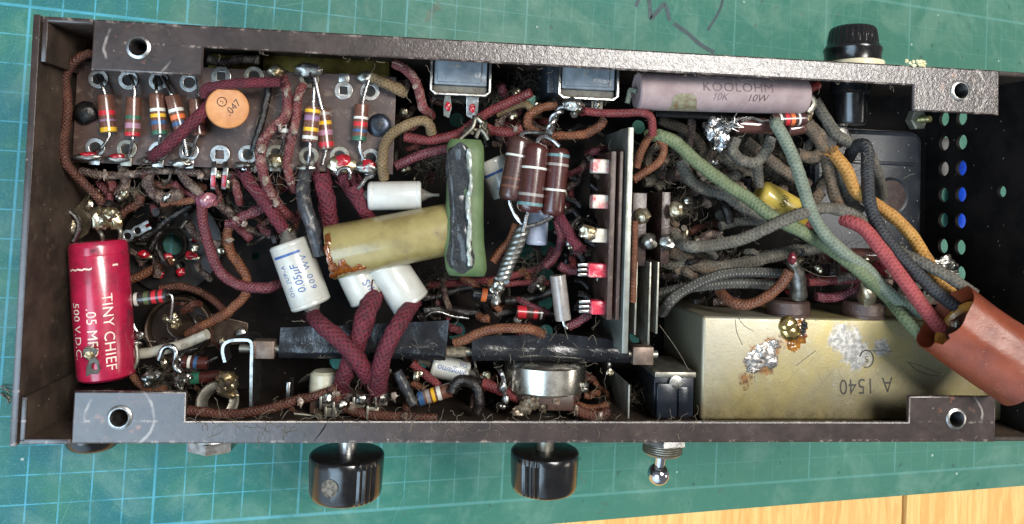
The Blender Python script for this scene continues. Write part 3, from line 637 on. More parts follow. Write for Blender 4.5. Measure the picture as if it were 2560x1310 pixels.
resistor('glossy resistor with two yellow bands and one violet standing by the gunky wires', 783, 267, 774, 355, 19, -1.45, [(.13, .1, 'y'), (.33, .15, 'v'), (.65, .11, 'y'), (.88, .1, 'w')], leads=[[(784, 219), (775, 184, -1.7)], [(773, 398), (767, 424, -1.7)]], group=GB)
resistor('dusty resistor with yellow and red bands leaning behind the two yellow banded one', 806, 276, 817, 374, 19, -1.9, [(.1, .08, 's'), (.33, .1, 'y'), (.58, .14, 'm'), (.87, .12, 'r')], leads=[[(796, 236), (786, 190)], [(812, 388, -1.9), (806, 412)]], group=GB)
resistor('resistor with white, red, blue and green bands beside the cross head screw', 905, 261, 898, 352, 18, ZR, [(.38, .07, 'w'), (.55, .12, 'r'), (.73, .08, 'b'), (.94, .12, 'g')], leads=[[(912, 232), (922, 200, -1.75)], [(900, 372), (910, 398, -1.8)]], group=GB)
resistor('small dim resistor with one white band between two maroon wires', 715, 296, 710, 348, 13, -1.88, [(.6, .2, 'w')], 'd', leads=[[(708, 362), (698, 388)]], group=GB)

# orange disc capacitor with its braided leads
t = thing('disc_capacitor', 'flat orange ceramic disc capacitor marked .047 with maroon braided leads', 'capacitor', A(569, 270, -1.0))
c = A(569, 270, -1.0); nrm = (CAML - c).normalized() + Vector((.12, .1, 0)); nrm.normalize(); r = PX(c, 52)
pr = [(-.1 + .1 * (1 - math.cos(math.pi * i / 10)), r * .93 + r * .07 * math.sin(math.pi * i / 10)) for i in range(11)]
m = MB(); lathe(m, c, nrm, [(-.1, r * .5), *pr, (.1, r * .4)], 40)
part(t, 'disc_body', m, mat('orange_ceramic', C(190, 132, 82), C(172, 114, 68), 2, .45, 0, .1, 16, dirt=C(150, 96, 56), damt=.28, dscale=4, spec=.3))
INKD = mat('dark_print_ink', C(52, 34, 26), None, 3, .6)
ex = (A(600, 246, -1) - A(560, 290, -1)).normalized(); ex = (ex - nrm * ex.dot(nrm)).normalized(); ey = nrm.cross(ex)
def ond(u, v): q = A(u, v, -1) - c; return c + (q - nrm * q.dot(nrm)) + nrm * .108
m = MB(); text_flat(m, '.047', .30, ond(582, 270), ex, ey, .1, 1.0); text_flat(m, 'S', .16, ond(553, 256), ex, ey)
cc = ond(553, 256); e2 = [cc + ex * .13 * math.cos(x * .2618) + ey * .13 * math.sin(x * .2618) for x in range(25)]; tube(m, e2, .012, 5, False)
part(t, 'printed_value', m, INKD)
wire('braided_sleeve', 'maroon braided sleeve crossing the board diagonally below the orange disc', [(524, 262, -1.1), (500, 288, -.95), (450, 336, -.9), (410, 372, -1.1), (384, 390, -1.5)], 17, SLV, cat='sleeve', fray=[0, 1], jit=.1)
wire('braided_sleeve', 'maroon braided sleeve running right from the top of the orange disc', [(510, 242, -1.1), (516, 222, -1), (560, 213, -.9), (620, 207, -.9), (697, 206, -1.2)], 14, SLV, cat='sleeve', fray=[1], jit=.1)

# wires over and round the board
wire('cloth_wire', 'brown cloth wire looping down the left edge of the terminal board', [(236, 136, -1.8), (222, 134, -1.5), (198, 145, -1.4), (173, 170, -1.5), (164, 202), (169, 254), (167, 302), (160, 357), (163, 401), (183, 431, -1.7), (214, 462, -1.9), (246, 494, -2.1), (262, 520, -2.4)], 12, CLB, -1.6)
wire('cloth_wire', 'dark glossy brown lead standing behind the orange disc', [(672, 200, -1.7), (671, 225), (659, 286), (645, 335), (632, 378, -1.8)], 10, TAR, -1.7)
wire('cloth_wire', 'crusted maroon wire snaking down across the board toward the white capacitor', [(708, 196, -1.6), (716, 227), (718, 259), (712, 294), (673, 330), (652, 374), (657, 429), (675, 481, -1.7), (704, 524, -2), (740, 548, -2.5)], 14, CLM, -1.4, .2)
wire('cloth_wire', 'crusted maroon wire just left of the two yellow banded resistor', [(758, 214, -1.7), (746, 240), (740, 300), (728, 350), (719, 400), (722, 440), (738, 474, -2)], 12, CLM, -1.45, .2)
wire('tubing_lead', 'thick dark grey tubing running from the board edge down to the amber capacitor', [(762, 433, -1.9), (757, 477, -1.6), (765, 524), (784, 575), (800, 636, -1.6)], 19, PVC, -1.4, .12)
wire('braided_sleeve', 'short fat maroon braided sleeve going under the amber capacitor', [(804, 440, -2.0), (812, 480, -1.9), (820, 520, -2), (826, 565, -2.2)], 24, SLV, -2, cat='sleeve', fray=[0], jit=.12)
wire('braided_sleeve', 'maroon braided sleeve leading from the board to the printed white capacitor', [(612, 436, -1.9), (634, 468, -1.8), (662, 504, -1.7), (690, 546, -1.7), (709, 574, -1.8)], 18, SLV, cat='sleeve', fray=[0], jit=.1)
wire('braided_sleeve', 'open mouthed maroon sleeve beside the small grey white capacitor', [(880, 462, -1.8), (893, 492), (908, 520), (922, 548, -2.3)], [25, 22, 20, 20], SLV, -1.9, cat='sleeve', hollow=.82, fray=[0])
wire('braided_sleeve', 'second open maroon sleeve tucked under the red dabbed lug', [(858, 440, -1.9), (866, 458), (878, 480, -2.2)], 17, SLV, -1.9, cat='sleeve', hollow=.8, fray=[0])
wire('bare_lead', 'bright bent bare lead above the small grey white capacitor', [(933, 438), (915, 446), (905, 460), (893, 472)], 6, TIN, -1.6)
wire('bare_lead', 'curled bare lead hooked round the red dabbed lug', [(842, 438), (850, 424), (868, 420), (876, 432), (874, 448)], 5.5, TIN, -1.65)
wire('cloth_wire', 'tan cloth wire bending round the right end of the terminal board', [(1079, 332, -1.7), (1073, 313), (1058, 302), (1028, 308), (984, 332), (962, 364), (956, 405), (960, 446, -1.9)], 14, CLT, -1.5)
wire('cloth_wire', 'brown crusted wire dropping from the rear flange right of the board', [(985, 158, -1.5), (1012, 172), (1036, 198), (1049, 232), (1058, 268), (1078, 290, -2)], 13, CLM, -1.4, .15)
wire('cloth_wire', 'short dusty olive stub soldered at the rear right board lug', [(934, 196, -1.8), (958, 206), (985, 218), (1012, 232, -1.9)], 15, CLT, -1.65, .15)
for lb, pts, r, mt, z in (
    ('dark crusted wire hanging from the third lug of the board', [(380, 418), (370, 450), (384, 484), (420, 494), (455, 482)], 15, CLK, -2.6),
    ('dark crusted wire below the fourth lug of the board', [(450, 420), (462, 448), (486, 470), (506, 492)], 12, CLK, -2.5),
    ('grubby wire running left to right under the row of board lugs', [(200, 428), (262, 438), (330, 436), (400, 426), (500, 432), (600, 440)], 11, CLK, -2.5),
    ('grubby wire stub hanging below the second lug of the board', [(306, 412), (314, 440), (310, 470), (292, 488)], 14, CLK, -2.6),
    ('orange brown cloth wire below the lugs reaching the glossy purple joint', [(404, 512), (430, 506), (462, 504), (498, 496)], 10, CLO, -2.6),
    ('brown cloth stub above the silver two hole tag', [(300, 540), (322, 522), (345, 508), (352, 488)], 11, CLB, -2.7),
    ('dusty purple wire between the board and the printed white capacitor', [(580, 556), (600, 546), (622, 536), (660, 518)], 14, CLP, -2.4),
    ('pale crusted wire deep behind the maroon sleeve', [(600, 566), (650, 582), (690, 588), (740, 584)], 12, CLK, -3.6),
    ('dark crusted wire crossing below the purple joint', [(545, 505), (572, 530), (590, 552), (604, 575)], 13, CLK, -3.2)):
    wire('cloth_wire', lb, pts, r, mt, z, .22)
wire('cloth_wire', 'glossy purple brown wire curving from the joint past the black socket', [(504, 512, -2.2), (508, 560, -2.3), (524, 620, -2.4), (545, 672, -2.4), (580, 704, -2.4), (622, 717), (667, 719), (710, 706, -2.8)], 14, CLP, -2.5, .1)
m = MB(); blob(m, A(518, 500, -2.2), (R_(518, 500, -2.2, 25), R_(518, 500, -2.2, 21), .22), 11, .3, 1.4)
single('lacquered_joint', 'glossy purple lacquered solder joint below the forked lug', 'solder joint', m, mat('purple_lacquer', C(116, 60, 82), C(150, 96, 96), 4, .18, .1, .5, 9, coat=.6, dist=.0006))
wire('cloth_wire', 'tan gunky wire hanging down and crossing the glossy purple brown wire', [(583, 556, -2.6), (568, 584), (576, 630), (600, 664), (617, 700, -2.6), (612, 738, -2.7), (566, 782, -2.9), (510, 812, -3.2), (470, 836, -3.6)], 13, CLO, -2.7, .18)
# gilt transformer side seen behind the board
m = MB(); p, q = A(655, 168, -3.4), A(975, 172, -3.4); bx(m, p.x, q.x, p.y - .35, p.y + .5, -5.4, -3.4, .1)
single('gilt_can', 'gilt metal can under the rear flange behind the terminal board', 'can', m, mat('gilt_metal', C(150, 130, 62), C(108, 92, 46), 2, .4, .7, .15, 14, dirt=C(70, 62, 44), damt=.4, speck=C(30, 26, 20)))
m = MB(); p, q = A(520, 172, -3.4), A(640, 172, -3.4); bx(m, p.x, q.x, p.y - .3, p.y + .5, -5.4, -3.3, .1)
single('gilt_can', 'short gilt can left of the long one behind the terminal board', 'can', m, bpy.data.materials['gilt_metal'])
m = MB(); p = A(218, 118, -2.9); bx(m, p.x - .16, p.x + .5, p.y - .3, p.y + .2, -5.4, -2.9, .05)
single('rear_bracket', 'small dull metal bracket in the rear left corner beside the brown wire', 'bracket', m, DULL)
wire('cloth_wire', 'dark wire under the rear flange edge beside the tab notch', [(520, 148), (560, 158), (600, 148), (650, 150)], 12, CLK, -2.6, .2)

# ================================================================ left and lower left
def blobs(name, label, lst, mt, cat='solder joint', z=-1.5, amp=.3, sub=3):   # one irregular lump grown together from a few bulges
    m = MB()
    for i, q in enumerate(lst):
        zz = q[4] if len(q) > 4 else z; c = A(q[0], q[1], zz); k = PX(c, 1)
        blob(m, c, (q[2] * k, q[3] * k, max(min(q[2], q[3]) * k * .9, .05)), q[0] * .1 + i, amp, 1.6, 0, sub)
    return single(name, label, cat, m, mt)
def cyl(t, name, u0, v0, u1, v1, rpx, z, mt, prof=None, z1=None, seg=40, e=.06, label=None):
    a, b = A(u0, v0, z), A(u1, v1, z if z1 is None else z1); L = (b - a).length; r = PX(a, rpx)
    m = MB(); lathe(m, a, b - a, prof(L, r) if prof else rnd_prof(L, r, e), seg); return part(t, name, m, mt, label), a, (b - a).normalized(), L, r
# --- red capacitor
t = thing('paper_capacitor', 'big glossy red tubular capacitor printed TINY CHIEF along the left wall', 'capacitor', A(255, 772, -2.2))
REDC = mat('red_lacquered_tube', C(180, 30, 66), C(150, 24, 56), 1.5, .3, 0, .06, 14, dirt=C(88, 34, 48), damt=.4, dscale=1.8, coat=.5, speck=C(70, 24, 30), samt=.07, sscale=4)
o, a, d, L, r = cyl(t, 'capacitor_body', 245, 601, 268, 946, 67, -2.2, REDC, lambda L, r: [(0, r * .55), (.02, r * .8), (.03, r * .93), (.1, r * .985), (.2, r), (.42, r), (.43, r * .985), (.47, r), (L * .5, r * 1.01), (L - .25, r), (L - .1, r * .97), (L - .02, r * .85), (L, r * .6)], seg=56)
CREAM = mat('cream_print', C(236, 222, 206), C(216, 188, 170), 6, .5, 0, 0)
m = MB()
for body, al, ang in (('TINY CHIEF', .24, -.14), ('.05 MFD', .40, -.78), ('500 V.D.C.', .38, -1.28)):
    pass
c0 = a + d * L * .5
text_cyl(m, 'TINY CHIEF', .40, c0, d, r, .15, .60, 0, 1.05, lift=.02, space=1.05)
text_cyl(m, '.05 MFD', .40, c0, d, r, -.40, .58, 0, 1.0, lift=.02, space=1.05)
text_cyl(m, '500 V.D.C.', .36, c0, d, r, -.98, .52, 0, 1.0, lift=.02, space=1.05)
part(t, 'printed_value', m, CREAM)
m = MB()
for s0, s1, al in ((-1.2, -.25, 0), (.42, .62, -.05)):
    vs = []; n_ = ((CAML - c0) - d * (CAML - c0).dot(d)).normalized(); b_ = n_.cross(d)
    for i in range(12):
        th = s0 + (s1 - s0) * i / 11
        for q in (-.02, .03): vs.append(c0 + d * (-L * .5 + .80 + al + q + .02 * math.sin(i * 2.1)) + (n_ * math.cos(th) + b_ * math.sin(th)) * (r + .012))
    m.add(vs, [(2 * i, 2 * i + 1, 2 * i + 3, 2 * i + 2) for i in range(11)])
part(t, 'printed_band', m, CREAM)
for l in ([(258, 604, -2.2), (254, 586, -2.1), (246, 574), (240, 556)], [(300, 598, -2.2), (302, 580, -2.1), (296, 562)], [(300, 944, -2.2), (326, 930), (342, 906), (343, 880), (340, 862)]):
    m = MB(); tube(m, spline(P(l, -2.2), 5), PX(a, 5), 8); part(t, 'lead', m, DULL)
t = thing('solder_tag', 'dull metal soldering tag with an eye bent up over the red capacitor', 'solder tag', A(228, 910, -1.2))
m = MB(); q = A(229, 908, -1.25); ex = (A(240, 908, -1.25) - q).normalized(); ey = (A(224, 868, -1.2) - A(233, 950, -1.7)).normalized()
plate(m, [[(-.2, -.46), (-.05, -.56), (.1, -.5), (.24, -.2), (.2, .1), (.1, .25), (.22, .45), (.12, .55), (-.18, .5), (-.2, .3), (-.05, .1), (-.14, -.1)], circ(.08, -.12, .085, 14, .14)], q, ex, ey, .05, .012)
part(t, 'tag_body', m, DULL); m = MB(); blob(m, A(222, 882, -1.1), (.16, .2, .06), 4, .3); part(t, 'solder_joint', m, GOLDS)
# --- tag, nuts and joints above it
t = thing('solder_tag', 'large oily ring tag with a tinned hook wire by the left wall', 'solder tag', A(195, 545, -2.6))
m = MB(); q = A(205, 545, -2.7); ex = (A(235, 500, -2.6) - A(180, 580, -2.8)).normalized(); ey = Vector((0, 0, 1)).cross(ex)
plate(m, [[(-.75, 0), (-.6, -.32), (-.3, -.42), (.2, -.3), (.75, -.22), (.9, 0), (.8, .26), (.2, .32), (-.3, .42), (-.6, .34)], circ(-.38, 0, .14)], q, ex, ey, .07, .02); part(t, 'tag_plate', m, mat('oily_metal', C(120, 110, 92), C(72, 62, 50), 2, .3, .7, .3, 10, dirt=C(66, 52, 40), damt=.45))
m = MB(); blob(m, A(176, 568, -2.6), (.3, .22, .12), 6, .4); part(t, 'solder_joint', m, GOLDS)
m = MB(); tube(m, spline(P([(168, 518), (176, 530), (190, 542), (198, 562), (192, 588), (184, 604)], -2.4), 5), R_(180, 545, -2.4, 7), 9, jit=.1); part(t, 'hook_wire', m, TIN)
blobs('solder_joint', 'lumpy gilt and silver solder joint above the red capacitor', [(246, 548, 16, 26), (274, 536, 22, 18, -2), (290, 552, 16, 22), (262, 560, 14, 12)], GOLDS, z=-2.1, amp=.4)
blobs('solder_joint', 'small oily joint on the left wall beside the looping brown wire', [(148, 262, 9, 22), (150, 290, 7, 12)], GOLDS, z=-2.6)
blobs('wall_rivet', 'small silver rivet in the left wall', [(113, 927, 8, 17)], STEEL, 'rivet', z=-1.6, amp=.1)
t = thing('two_hole_tag', 'bright silver two hole tag above the black valve socket', 'solder tag', A(338, 580, -3.6))
q = A(338, 580, -3.6); ex = (A(374, 562, -3.6) - A(308, 596, -3.6)).normalized(); ey = Vector((0, 0, 1)).cross(ex); k = PX(q, 1)
m = MB(); plate(m, [[(x * k, y * k) for x, y in [(-36, 0), (-30, 14), (-16, 16), (-6, 10), (6, 14), (18, 12), (40, 13), (40, 4), (28, 4), (28, -4), (40, -4), (40, -13), (18, -12), (6, -14), (-6, -10), (-16, -16), (-30, -14)]], circ(-20 * k, 0, 8 * k), circ(7 * k, 0, 8 * k)], q, ex, ey, .04, .01); part(t, 'tag_plate', m, STEEL)
for lb, pts, r, mt, z in (
    ('tarry black wire crossing above the black socket centre', [(352, 600), (390, 574), (420, 548), (452, 528), (480, 512)], 10, TAR, -3.4),
    ('second tarry wire leaning over the black socket', [(378, 622), (392, 590), (404, 560), (396, 530)], 9, TAR, -3.7),
    ('crusted wire over the right side of the black socket', [(470, 560), (492, 590), (520, 606), (552, 612)], 11, CLK, -3.9),
    ('dark wire coiling under the row of lugs at the left', [(250, 470), (290, 490), (330, 478), (352, 500)], 12, CLK, -3.2)):
    wire('cloth_wire', lb, pts, r, mt, z, .2)
# --- the two valve sockets on the floor
SOCK = mat('black_socket_bakelite', C(24, 23, 23), C(38, 35, 33), 1.6, .42, 0, .15, 16, dirt=C(74, 66, 56), damt=.36, dscale=3)
t = thing('valve_socket', 'round black valve socket with red dabbed contacts on the floor near the left end', 'valve socket', A(437, 611, ZF))
c = A(437, 611, ZF + .06); r = R_(437, 611, ZF, 120)
m = MB(); h = A(464, 567, -5.4); n0 = 10
hol = [circ(0, 0, .36, 20)] + [circ(.78 * math.cos(x * .698 + .3), .78 * math.sin(x * .698 + .3), .1, 10) for x in range(9)]
plate(m, [circ(0, 0, r, 48)] + hol, c + Vector((0, 0, .2)), XYZ[0], XYZ[1], .3, .05); part(t, 'socket_disc', m, SOCK)
m = MB(); lathe(m, c + Vector((0, 0, .3)), (0, 0, 1), [(0, .58), (.2, .56), (.25, .5), (.2, .42), (0, .36)], 32, caps=False); part(t, 'centre_boss', m, SOCK)
for i in range(9):
    th = i * .698 + .3; m = MB(); q = c + Vector((.78 * math.cos(th), .78 * math.sin(th), .6)); dd = Vector((math.cos(th), math.sin(th), 0))
    box(m, q + dd * .1, (dd, dd.cross(XYZ[2]), XYZ[2]), (.34, .1, .32), .02); o = part(t, 'contact', m, DULL)
    if i in (0, 3, 6, 7): m = MB(); blob(m, q + dd * .22 + Vector((0, 0, .16)), (.16, .14, .1), i, .3); m.build('red_paint_dab', REDP, o, ORI[t.name])
for uu, vv, l in ((365, 642, 'red dabbed gilt contact left below the black socket centre'), (421, 650, 'red dabbed gilt contact at the brown wire end'), (483, 645, 'red dabbed contact right below the black socket centre')):
    m = MB(); q = A(uu, vv, -4.3); box(m, q, (XYZ[0], XYZ[1], XYZ[2]), (.5, .14, .3), .06); o = part(t, 'tall_contact', m, GOLDS, label=l)
    m = MB(); blob(m, q + Vector((-.04, .1, .12)), (.2, .13, .12), uu, .3); m.build('red_paint_dab', REDP, o, ORI[t.name])
t = thing('valve_socket', 'brown socket base in a saddle shaped clamp ring at the lower left floor', 'valve socket', A(456, 817, ZF))
c = A(456, 817, ZF + .06); r = R_(456, 817, ZF, 128)
m = MB(); plate(m, [circ(0, 0, .98, 48), circ(0, .1, .42, 20), circ(.62, .3, .13, 12), circ(-.5, -.5, .13, 12), circ(.3, -.65, .13, 12)], c + Vector((0, 0, .12)), XYZ[0], XYZ[1], .2, .04); part(t, 'socket_disc', m, mat('brown_black_bakelite', C(46, 36, 33), C(32, 26, 25), 2, .4, 0, .2, 14, dirt=C(76, 62, 52), damt=.36))
e = A(612, 832, ZF + .2) - c; ea = math.atan2(e.y, e.x)
o_ = [(1.12 * math.cos(x), 1.12 * math.sin(x)) for x in [ea + .55 + i * (6.283 - 1.1) / 30 for i in range(31)]] + [(e.length * 1.05 * math.cos(ea + s * .16), e.length * 1.05 * math.sin(ea + s * .16)) for s in (-1, -.4, .4, 1)]
m = MB(); plate(m, [o_, circ(0, 0, .99, 40)], c + Vector((0, 0, .2)), XYZ[0], XYZ[1], .08, .02); lathe(m, c + Vector((0, 0, .1)), XYZ[2], [(0, 1.12), (.42, 1.1), (.45, 1.06), (.42, 1.0), (0, .99)], 48)
part(t, 'saddle_ring', m, mat('brown_stained_metal', C(96, 80, 66), C(70, 56, 46), 2, .42, .6, .2, 14, dirt=C(88, 70, 54), damt=.4))
q = c + e * .97 + Vector((0, 0, .24)); m = MB(); lathe(m, q, XYZ[2], [(0, .2), (.12, .2), (.16, .14)], 20); part(t, 'saddle_rivet', m, STEEL)
wire('cloth_wire', 'brown cloth wire ending at the red dabbed contact of the black socket', [(318, 702), (350, 690), (385, 672), (428, 652)], 12, CLO, -4.0)
wire('cloth_wire', 'brown wire arching round the saddle clamp ring', [(400, 722), (450, 716), (500, 730), (545, 760), (572, 796)], 10, CLB, -4.4)
resistor('black resistor with cream and two red bands beside the red capacitor', 329, 750, 418, 738, 17, -2.6, [(.16, .1, 'w'), (.45, .14, 'e'), (.66, .13, 'r'), (.86, .12, 'r')], 'c', leads=[[(424, 736), (432, 748), (427, 798)], [(324, 760), (326, 788), (338, 822), (354, 838)]], rounded=.04)
blobs('solder_joint', 'gilt joint with a bent wire beside the black banded resistor', [(424, 796, 15, 12), (440, 808, 12, 14), (436, 790, 8, 9)], GOLDS, z=-3.0, amp=.4)
blobs('solder_joint', 'oily dark joint where the bent leads meet beside the red capacitor', [(350, 838, 11, 10), (342, 858, 12, 9)], SOLDER, z=-2.5, amp=.4)
wire('white_lead', 'stiff white plastic covered lead lying right of the red capacitor', [(330, 888, -3), (389, 878), (456, 861), (518, 835, -2.6)], 14, WHT, -2.8, .06)
wire('stranded_lead', 'twisted stranded bare wire loop over the white covered lead', [(398, 900), (408, 872), (428, 866), (440, 884), (436, 914), (452, 930)], 8, TIN, -2.2, .25)
resistor('small resistor with cream and blue bands tangled in bare wire', 456, 904, 520, 908, 16, -3.0, [(.3, .12, 'w'), (.55, .14, 'b')], 'u', leads=[[(448, 896), (462, 878), (492, 870)], [(530, 900), (545, 893)], [(452, 914), (450, 926)]])
resistor('glossy red brown resistor under the white covered lead', 474, 946, 552, 940, 15, -3.2, [(.2, .3, 'g')], 'u', leads=[[(466, 948), (452, 956)]])
for u, v, l in ((375, 942, 'silver lump with a ragged tail right of the red capacitor'), (452, 950, 'silver lump with a white wire end below the twisted loop')):
    blobs('solder_joint', l, [(u, v, 17, 15), (u + 18, v - 6, 10, 9), (u - 4, v + 14, 9, 12)], SOLDER, z=-2.4, amp=.5)
wire('cloth_wire', 'tan fabric wire end among the silver lumps', [(330, 938), (352, 962), (380, 978), (415, 970)], 10, CLO, -2.9, .2)
blobs('gilt_lug', 'upright gilt lug with burnt flux above the front left washer', [(566, 945, 24, 18), (571, 958, 22, 22), (566, 975, 23, 16), (576, 988, 18, 8)], GOLDS, 'solder lug', z=-2.3, amp=.4)
q = A(543, 1004, -2.6); m = MB(); lathe(m, q, (0, .42, 1), [(-.1, .62), (0, .66), (.04, .6), (.02, .46), (.05, .38), (0, .34), (-.1, .3)], 36, caps=False)
single('jack_washer', 'oily ring washer of the jack inside the front wall', 'washer', m, DULL)
# black conical grommet through the front wall
m = MB(); p = A(238, 1000, -2.2); lathe(m, (p.x, -5.86, -2.2), (0, 1, 0), [(-.85, .5), (-.8, .62), (-.7, .72), (-.5, .78), (0, .78), (.14, .66), (.2, .62), (1.0, .52), (1.05, .4)], 36)
single('cable_grommet', 'black conical bush through the front wall under the left tab', 'grommet', m, BAKE)
# jack nut outside
p = A(532, 1100, -2.4)
t = thing('jack_socket', 'silver hexagonal jack nut outside the front panel near the left tab', 'jack socket', (p.x, -5.9, -2.4))
m = MB(); lathe(m, (p.x, -5.87, -2.4), (0, -1, 0), [(0, .6), (.4, .72), (.56, .76), (.6, .7)], 40); part(t, 'washer', m, STEEL)
m = MB(); lathe(m, (p.x, -6.46, -2.4), (0, -1, 0), [(0, .66), (.02, .74), (.30, .74), (.36, .62), (.38, .44), (.38, .3), (0, .3)], 6, ph=.26); part(t, 'hex_nut', m, STEEL, smooth=20)
# --- bracket, rod and its tape
t = thing('hooked_bracket', 'bent steel bracket with a hooked end carrying the long control rod', 'bracket', A(600, 900, -2.4))
pp = [(562, 906), (556, 880), (560, 862), (576, 852), (606, 850), (624, 853), (629, 868), (628, 920), (627, 1016)]
q = spline(P(pp, -1.7), 4); m = MB(); vs = []; n_ = len(q)
for i, x in enumerate(q):
    tg = (q[min(i + 1, n_ - 1)] - q[max(i - 1, 0)]).normalized(); s = tg.cross(XYZ[2]) * .045
    dp = -1.2 if i > n_ * .45 else -.7
    vs += [x + s, x - s, x - s + Vector((0, 0, dp)), x + s + Vector((0, 0, dp))]
m.add(vs, [f for i in range(n_ - 1) for f in [tuple(4 * i + k for k in (j, (j + 1) % 4)) + tuple(4 * (i + 1) + k for k in ((j + 1) % 4, j)) for j in range(4)]] + [(0, 1, 2, 3), tuple(4 * (n_ - 1) + k for k in (3, 2, 1, 0))]); part(t, 'strip', m, STEEL)
ZS = -2.1
t = thing('control_rod', 'long control rod wrapped in black tape with square couplings at both ends', 'rod', A(1120, 875, ZS))
a, b = A(600, 870, ZS), A(1642, 886, ZS); rr = PX(a, 11)
m = MB(); tube(m, [a, b], rr, 14); part(t, 'rod_shaft', m, DULL)
CPL = mat('tarnished_coupling', C(128, 112, 100), C(98, 82, 72), 2, .45, .5, .2, 14, dirt=C(96, 74, 58), damt=.4)
for u0, u1, vv, h in ((634, 690, 871, 22), (1577, 1628, 886, 22)):
    p0_, p1_ = A(u0, vv, ZS), A(u1, vv, ZS); hh = PX(p0_, h); m = MB(); box(m, (p0_ + p1_) / 2, (b - a, (b - a).cross(XYZ[2]), XYZ[2]), ((p1_ - p0_).length, hh * 2, hh * 2), .03); part(t, 'square_coupling', m, CPL)
m = MB(); q = A(1565, 886, ZS); blob(m, q, .14, 2, .1); part(t, 'brass_collar', m, GOLDS)
TAPE = mat('black_pvc_tape', C(22, 23, 26), C(32, 33, 36), 1.2, .2, 0, .3, 3, dirt=C(86, 84, 78), damt=.30, dscale=5, speck=C(160, 156, 146), samt=.1, sscale=8, dist=.0008)
def tape(u0, u1, top, label, sk=0):
    m = MB(); n1 = 26; vs = []; w_ = PX(a, 24)
    for i in range(n1 + 1):
        f = i / n1; u = u0 + (u1 - u0) * f; c = a.lerp(b, (u - 600) / 1042)
        tv = top(f); y1 = A(u, tv, ZS + .35).y - c.y
        prof = [(-.02 + y1 * .98, .36), (y1 * .6, .3), (w_ * .6, .28), (0, .33), (-w_ * .75, .22), (-w_ * 1.0, 0), (-w_ * .75, -.26), (0, -.33), (w_ * .7, -.2), (y1 * .6, .22), (-.02 + y1 * .97, .30)]
        for j, (y, z) in enumerate(prof):
            wb = .05 * noise.noise(Vector((u * .02, y * 1.5, j * .01 + u0)))
            vs.append(Vector((c.x + sk * (y - .3), c.y + y, c.z + z + wb * 1.8)))
    k = len(prof); m.add(vs, [(i * k + j, i * k + j + 1, (i + 1) * k + j + 1, (i + 1) * k + j) for i in range(n1) for j in range(k - 1)])
    part(t, 'tape_wrap', m, TAPE, label, smooth=60)
tape(697, 1100, lambda f: 816 - 18 * f, 'wide black tape flag under the crossed maroon sleeves', .05)
tape(1162, 1562, lambda f: 833 + 4 * math.sin(f * 9) + 16 * max(0, f - .4) + (22 * max(0, f - .86) / .14), 'creased black tape under the orange brown wire', -.03)
m = MB(); tube(m, [A(1098, 878, ZS), A(1164, 880, ZS)], PX(a, 14), 12, jit=.25, jf=5); part(t, 'dusty_fluff', m, mat('dusty_fluff', C(128, 118, 98), C(76, 66, 54), 6, .95, 0, .8, 12))

# ================================================================ centre: capacitors and sleeves
WCAP = mat('ivory_white_enamel', C(188, 188, 180), C(170, 169, 160), 1.2, .3, 0, .08, 10, dirt=C(120, 108, 84), damt=.26, dscale=3, coat=.3, speck=C(92, 80, 64), samt=.06, sscale=5)
BLUI = mat('blue_print_ink', C(44, 74, 130), C(58, 92, 150), 5, .5, 0, 0)
CUP = mat('grey_cast_end', C(118, 114, 106), C(80, 76, 70), 3, .6, .2, .3, 10)
def wcap(label, u0, v0, u1, v1, rpx, z, z1=None, mt=None, cones=(1, 1), name='tubular_capacitor', ridge=False):
    a, b = A(u0, v0, z), A(u1, v1, z if z1 is None else z1); L = (b - a).length; d = (b - a) / L; r = PX(a, rpx)
    t = thing(name, label, 'capacitor', (a + b) / 2)
    m = MB(); e = .06; lathe(m, a, d, [(0, r * .6), (.03, r * .7), (.0, r * .9), (.03, r * .97), (e, r), (.14, r), (.15, r * .985), (.17, r), (L - .17, r), (L - .15, r * .985), (L - .14, r), (L - e, r), (L - .02, r * .95), (L, r * .88), (L - .04, r * .76), (L - .04, r * .5)], 44); part(t, 'capacitor_body', m, mt or WCAP)
    for f, q, dd in ((cones[0], a, -d), (cones[1], b, d)):
        if f: m = MB(); lathe(m, q - dd * .05, dd, [(0, r * .5), (.12, r * .42), (.22 * f + .06, r * .22), (.42 * f, r * .12), (.62 * f, r * .11)], 24); part(t, 'end_seal', m, CUP)
    return t, a, b, d, L, r
t, a, b, d, L, r = wcap('white tubular capacitor printed 0.05 uF 600 WV in blue', 722, 604, 779, 764, 50, -1.9, cones=(1, 1))
m = MB(); c0 = (a + b) / 2
text_cyl(m, '0.05\u00b5F', .34, c0, -d, r, .16, -.10, .12, .95); text_cyl(m, '600 WV', .27, c0, -d, r, -.42, -.02, .12, 1.0, space=1.25); text_cyl(m, 'OIL JUP-A', .2, c0, -d, r, .72, -.1, .1, 1.0, space=1.2)
n_ = ((CAML - c0) - d * (CAML - c0).dot(d)).normalized(); b_ = n_.cross(-d); vs = []
for i in range(14):
    th = -.35 + 1.45 * i / 13
    for q in (-.03, .05): vs.append(a + d * (.36 + q) + (n_ * math.cos(th) + b_ * math.sin(th)) * (r + .006))
m.add(vs, [(2 * i, 2 * i + 1, 2 * i + 3, 2 * i + 2) for i in range(13)]); part(t, 'printed_value', m, BLUI)
t, a, b, d, L, r = wcap('small grey white cylinder capacitor above the amber one', 921, 490, 1053, 488, 36, -1.9, mt=mat('grey_white_plastic', C(190, 190, 184), C(174, 173, 166), 1, .3, 0, .05, 10, dirt=C(120, 112, 96), damt=.24, dscale=3))
t, a, b, d, L, r = wcap('white capacitor with a blue S half hidden under the amber capacitor', 876, 652, 922, 750, 46, -2.2, cones=(0, .4))
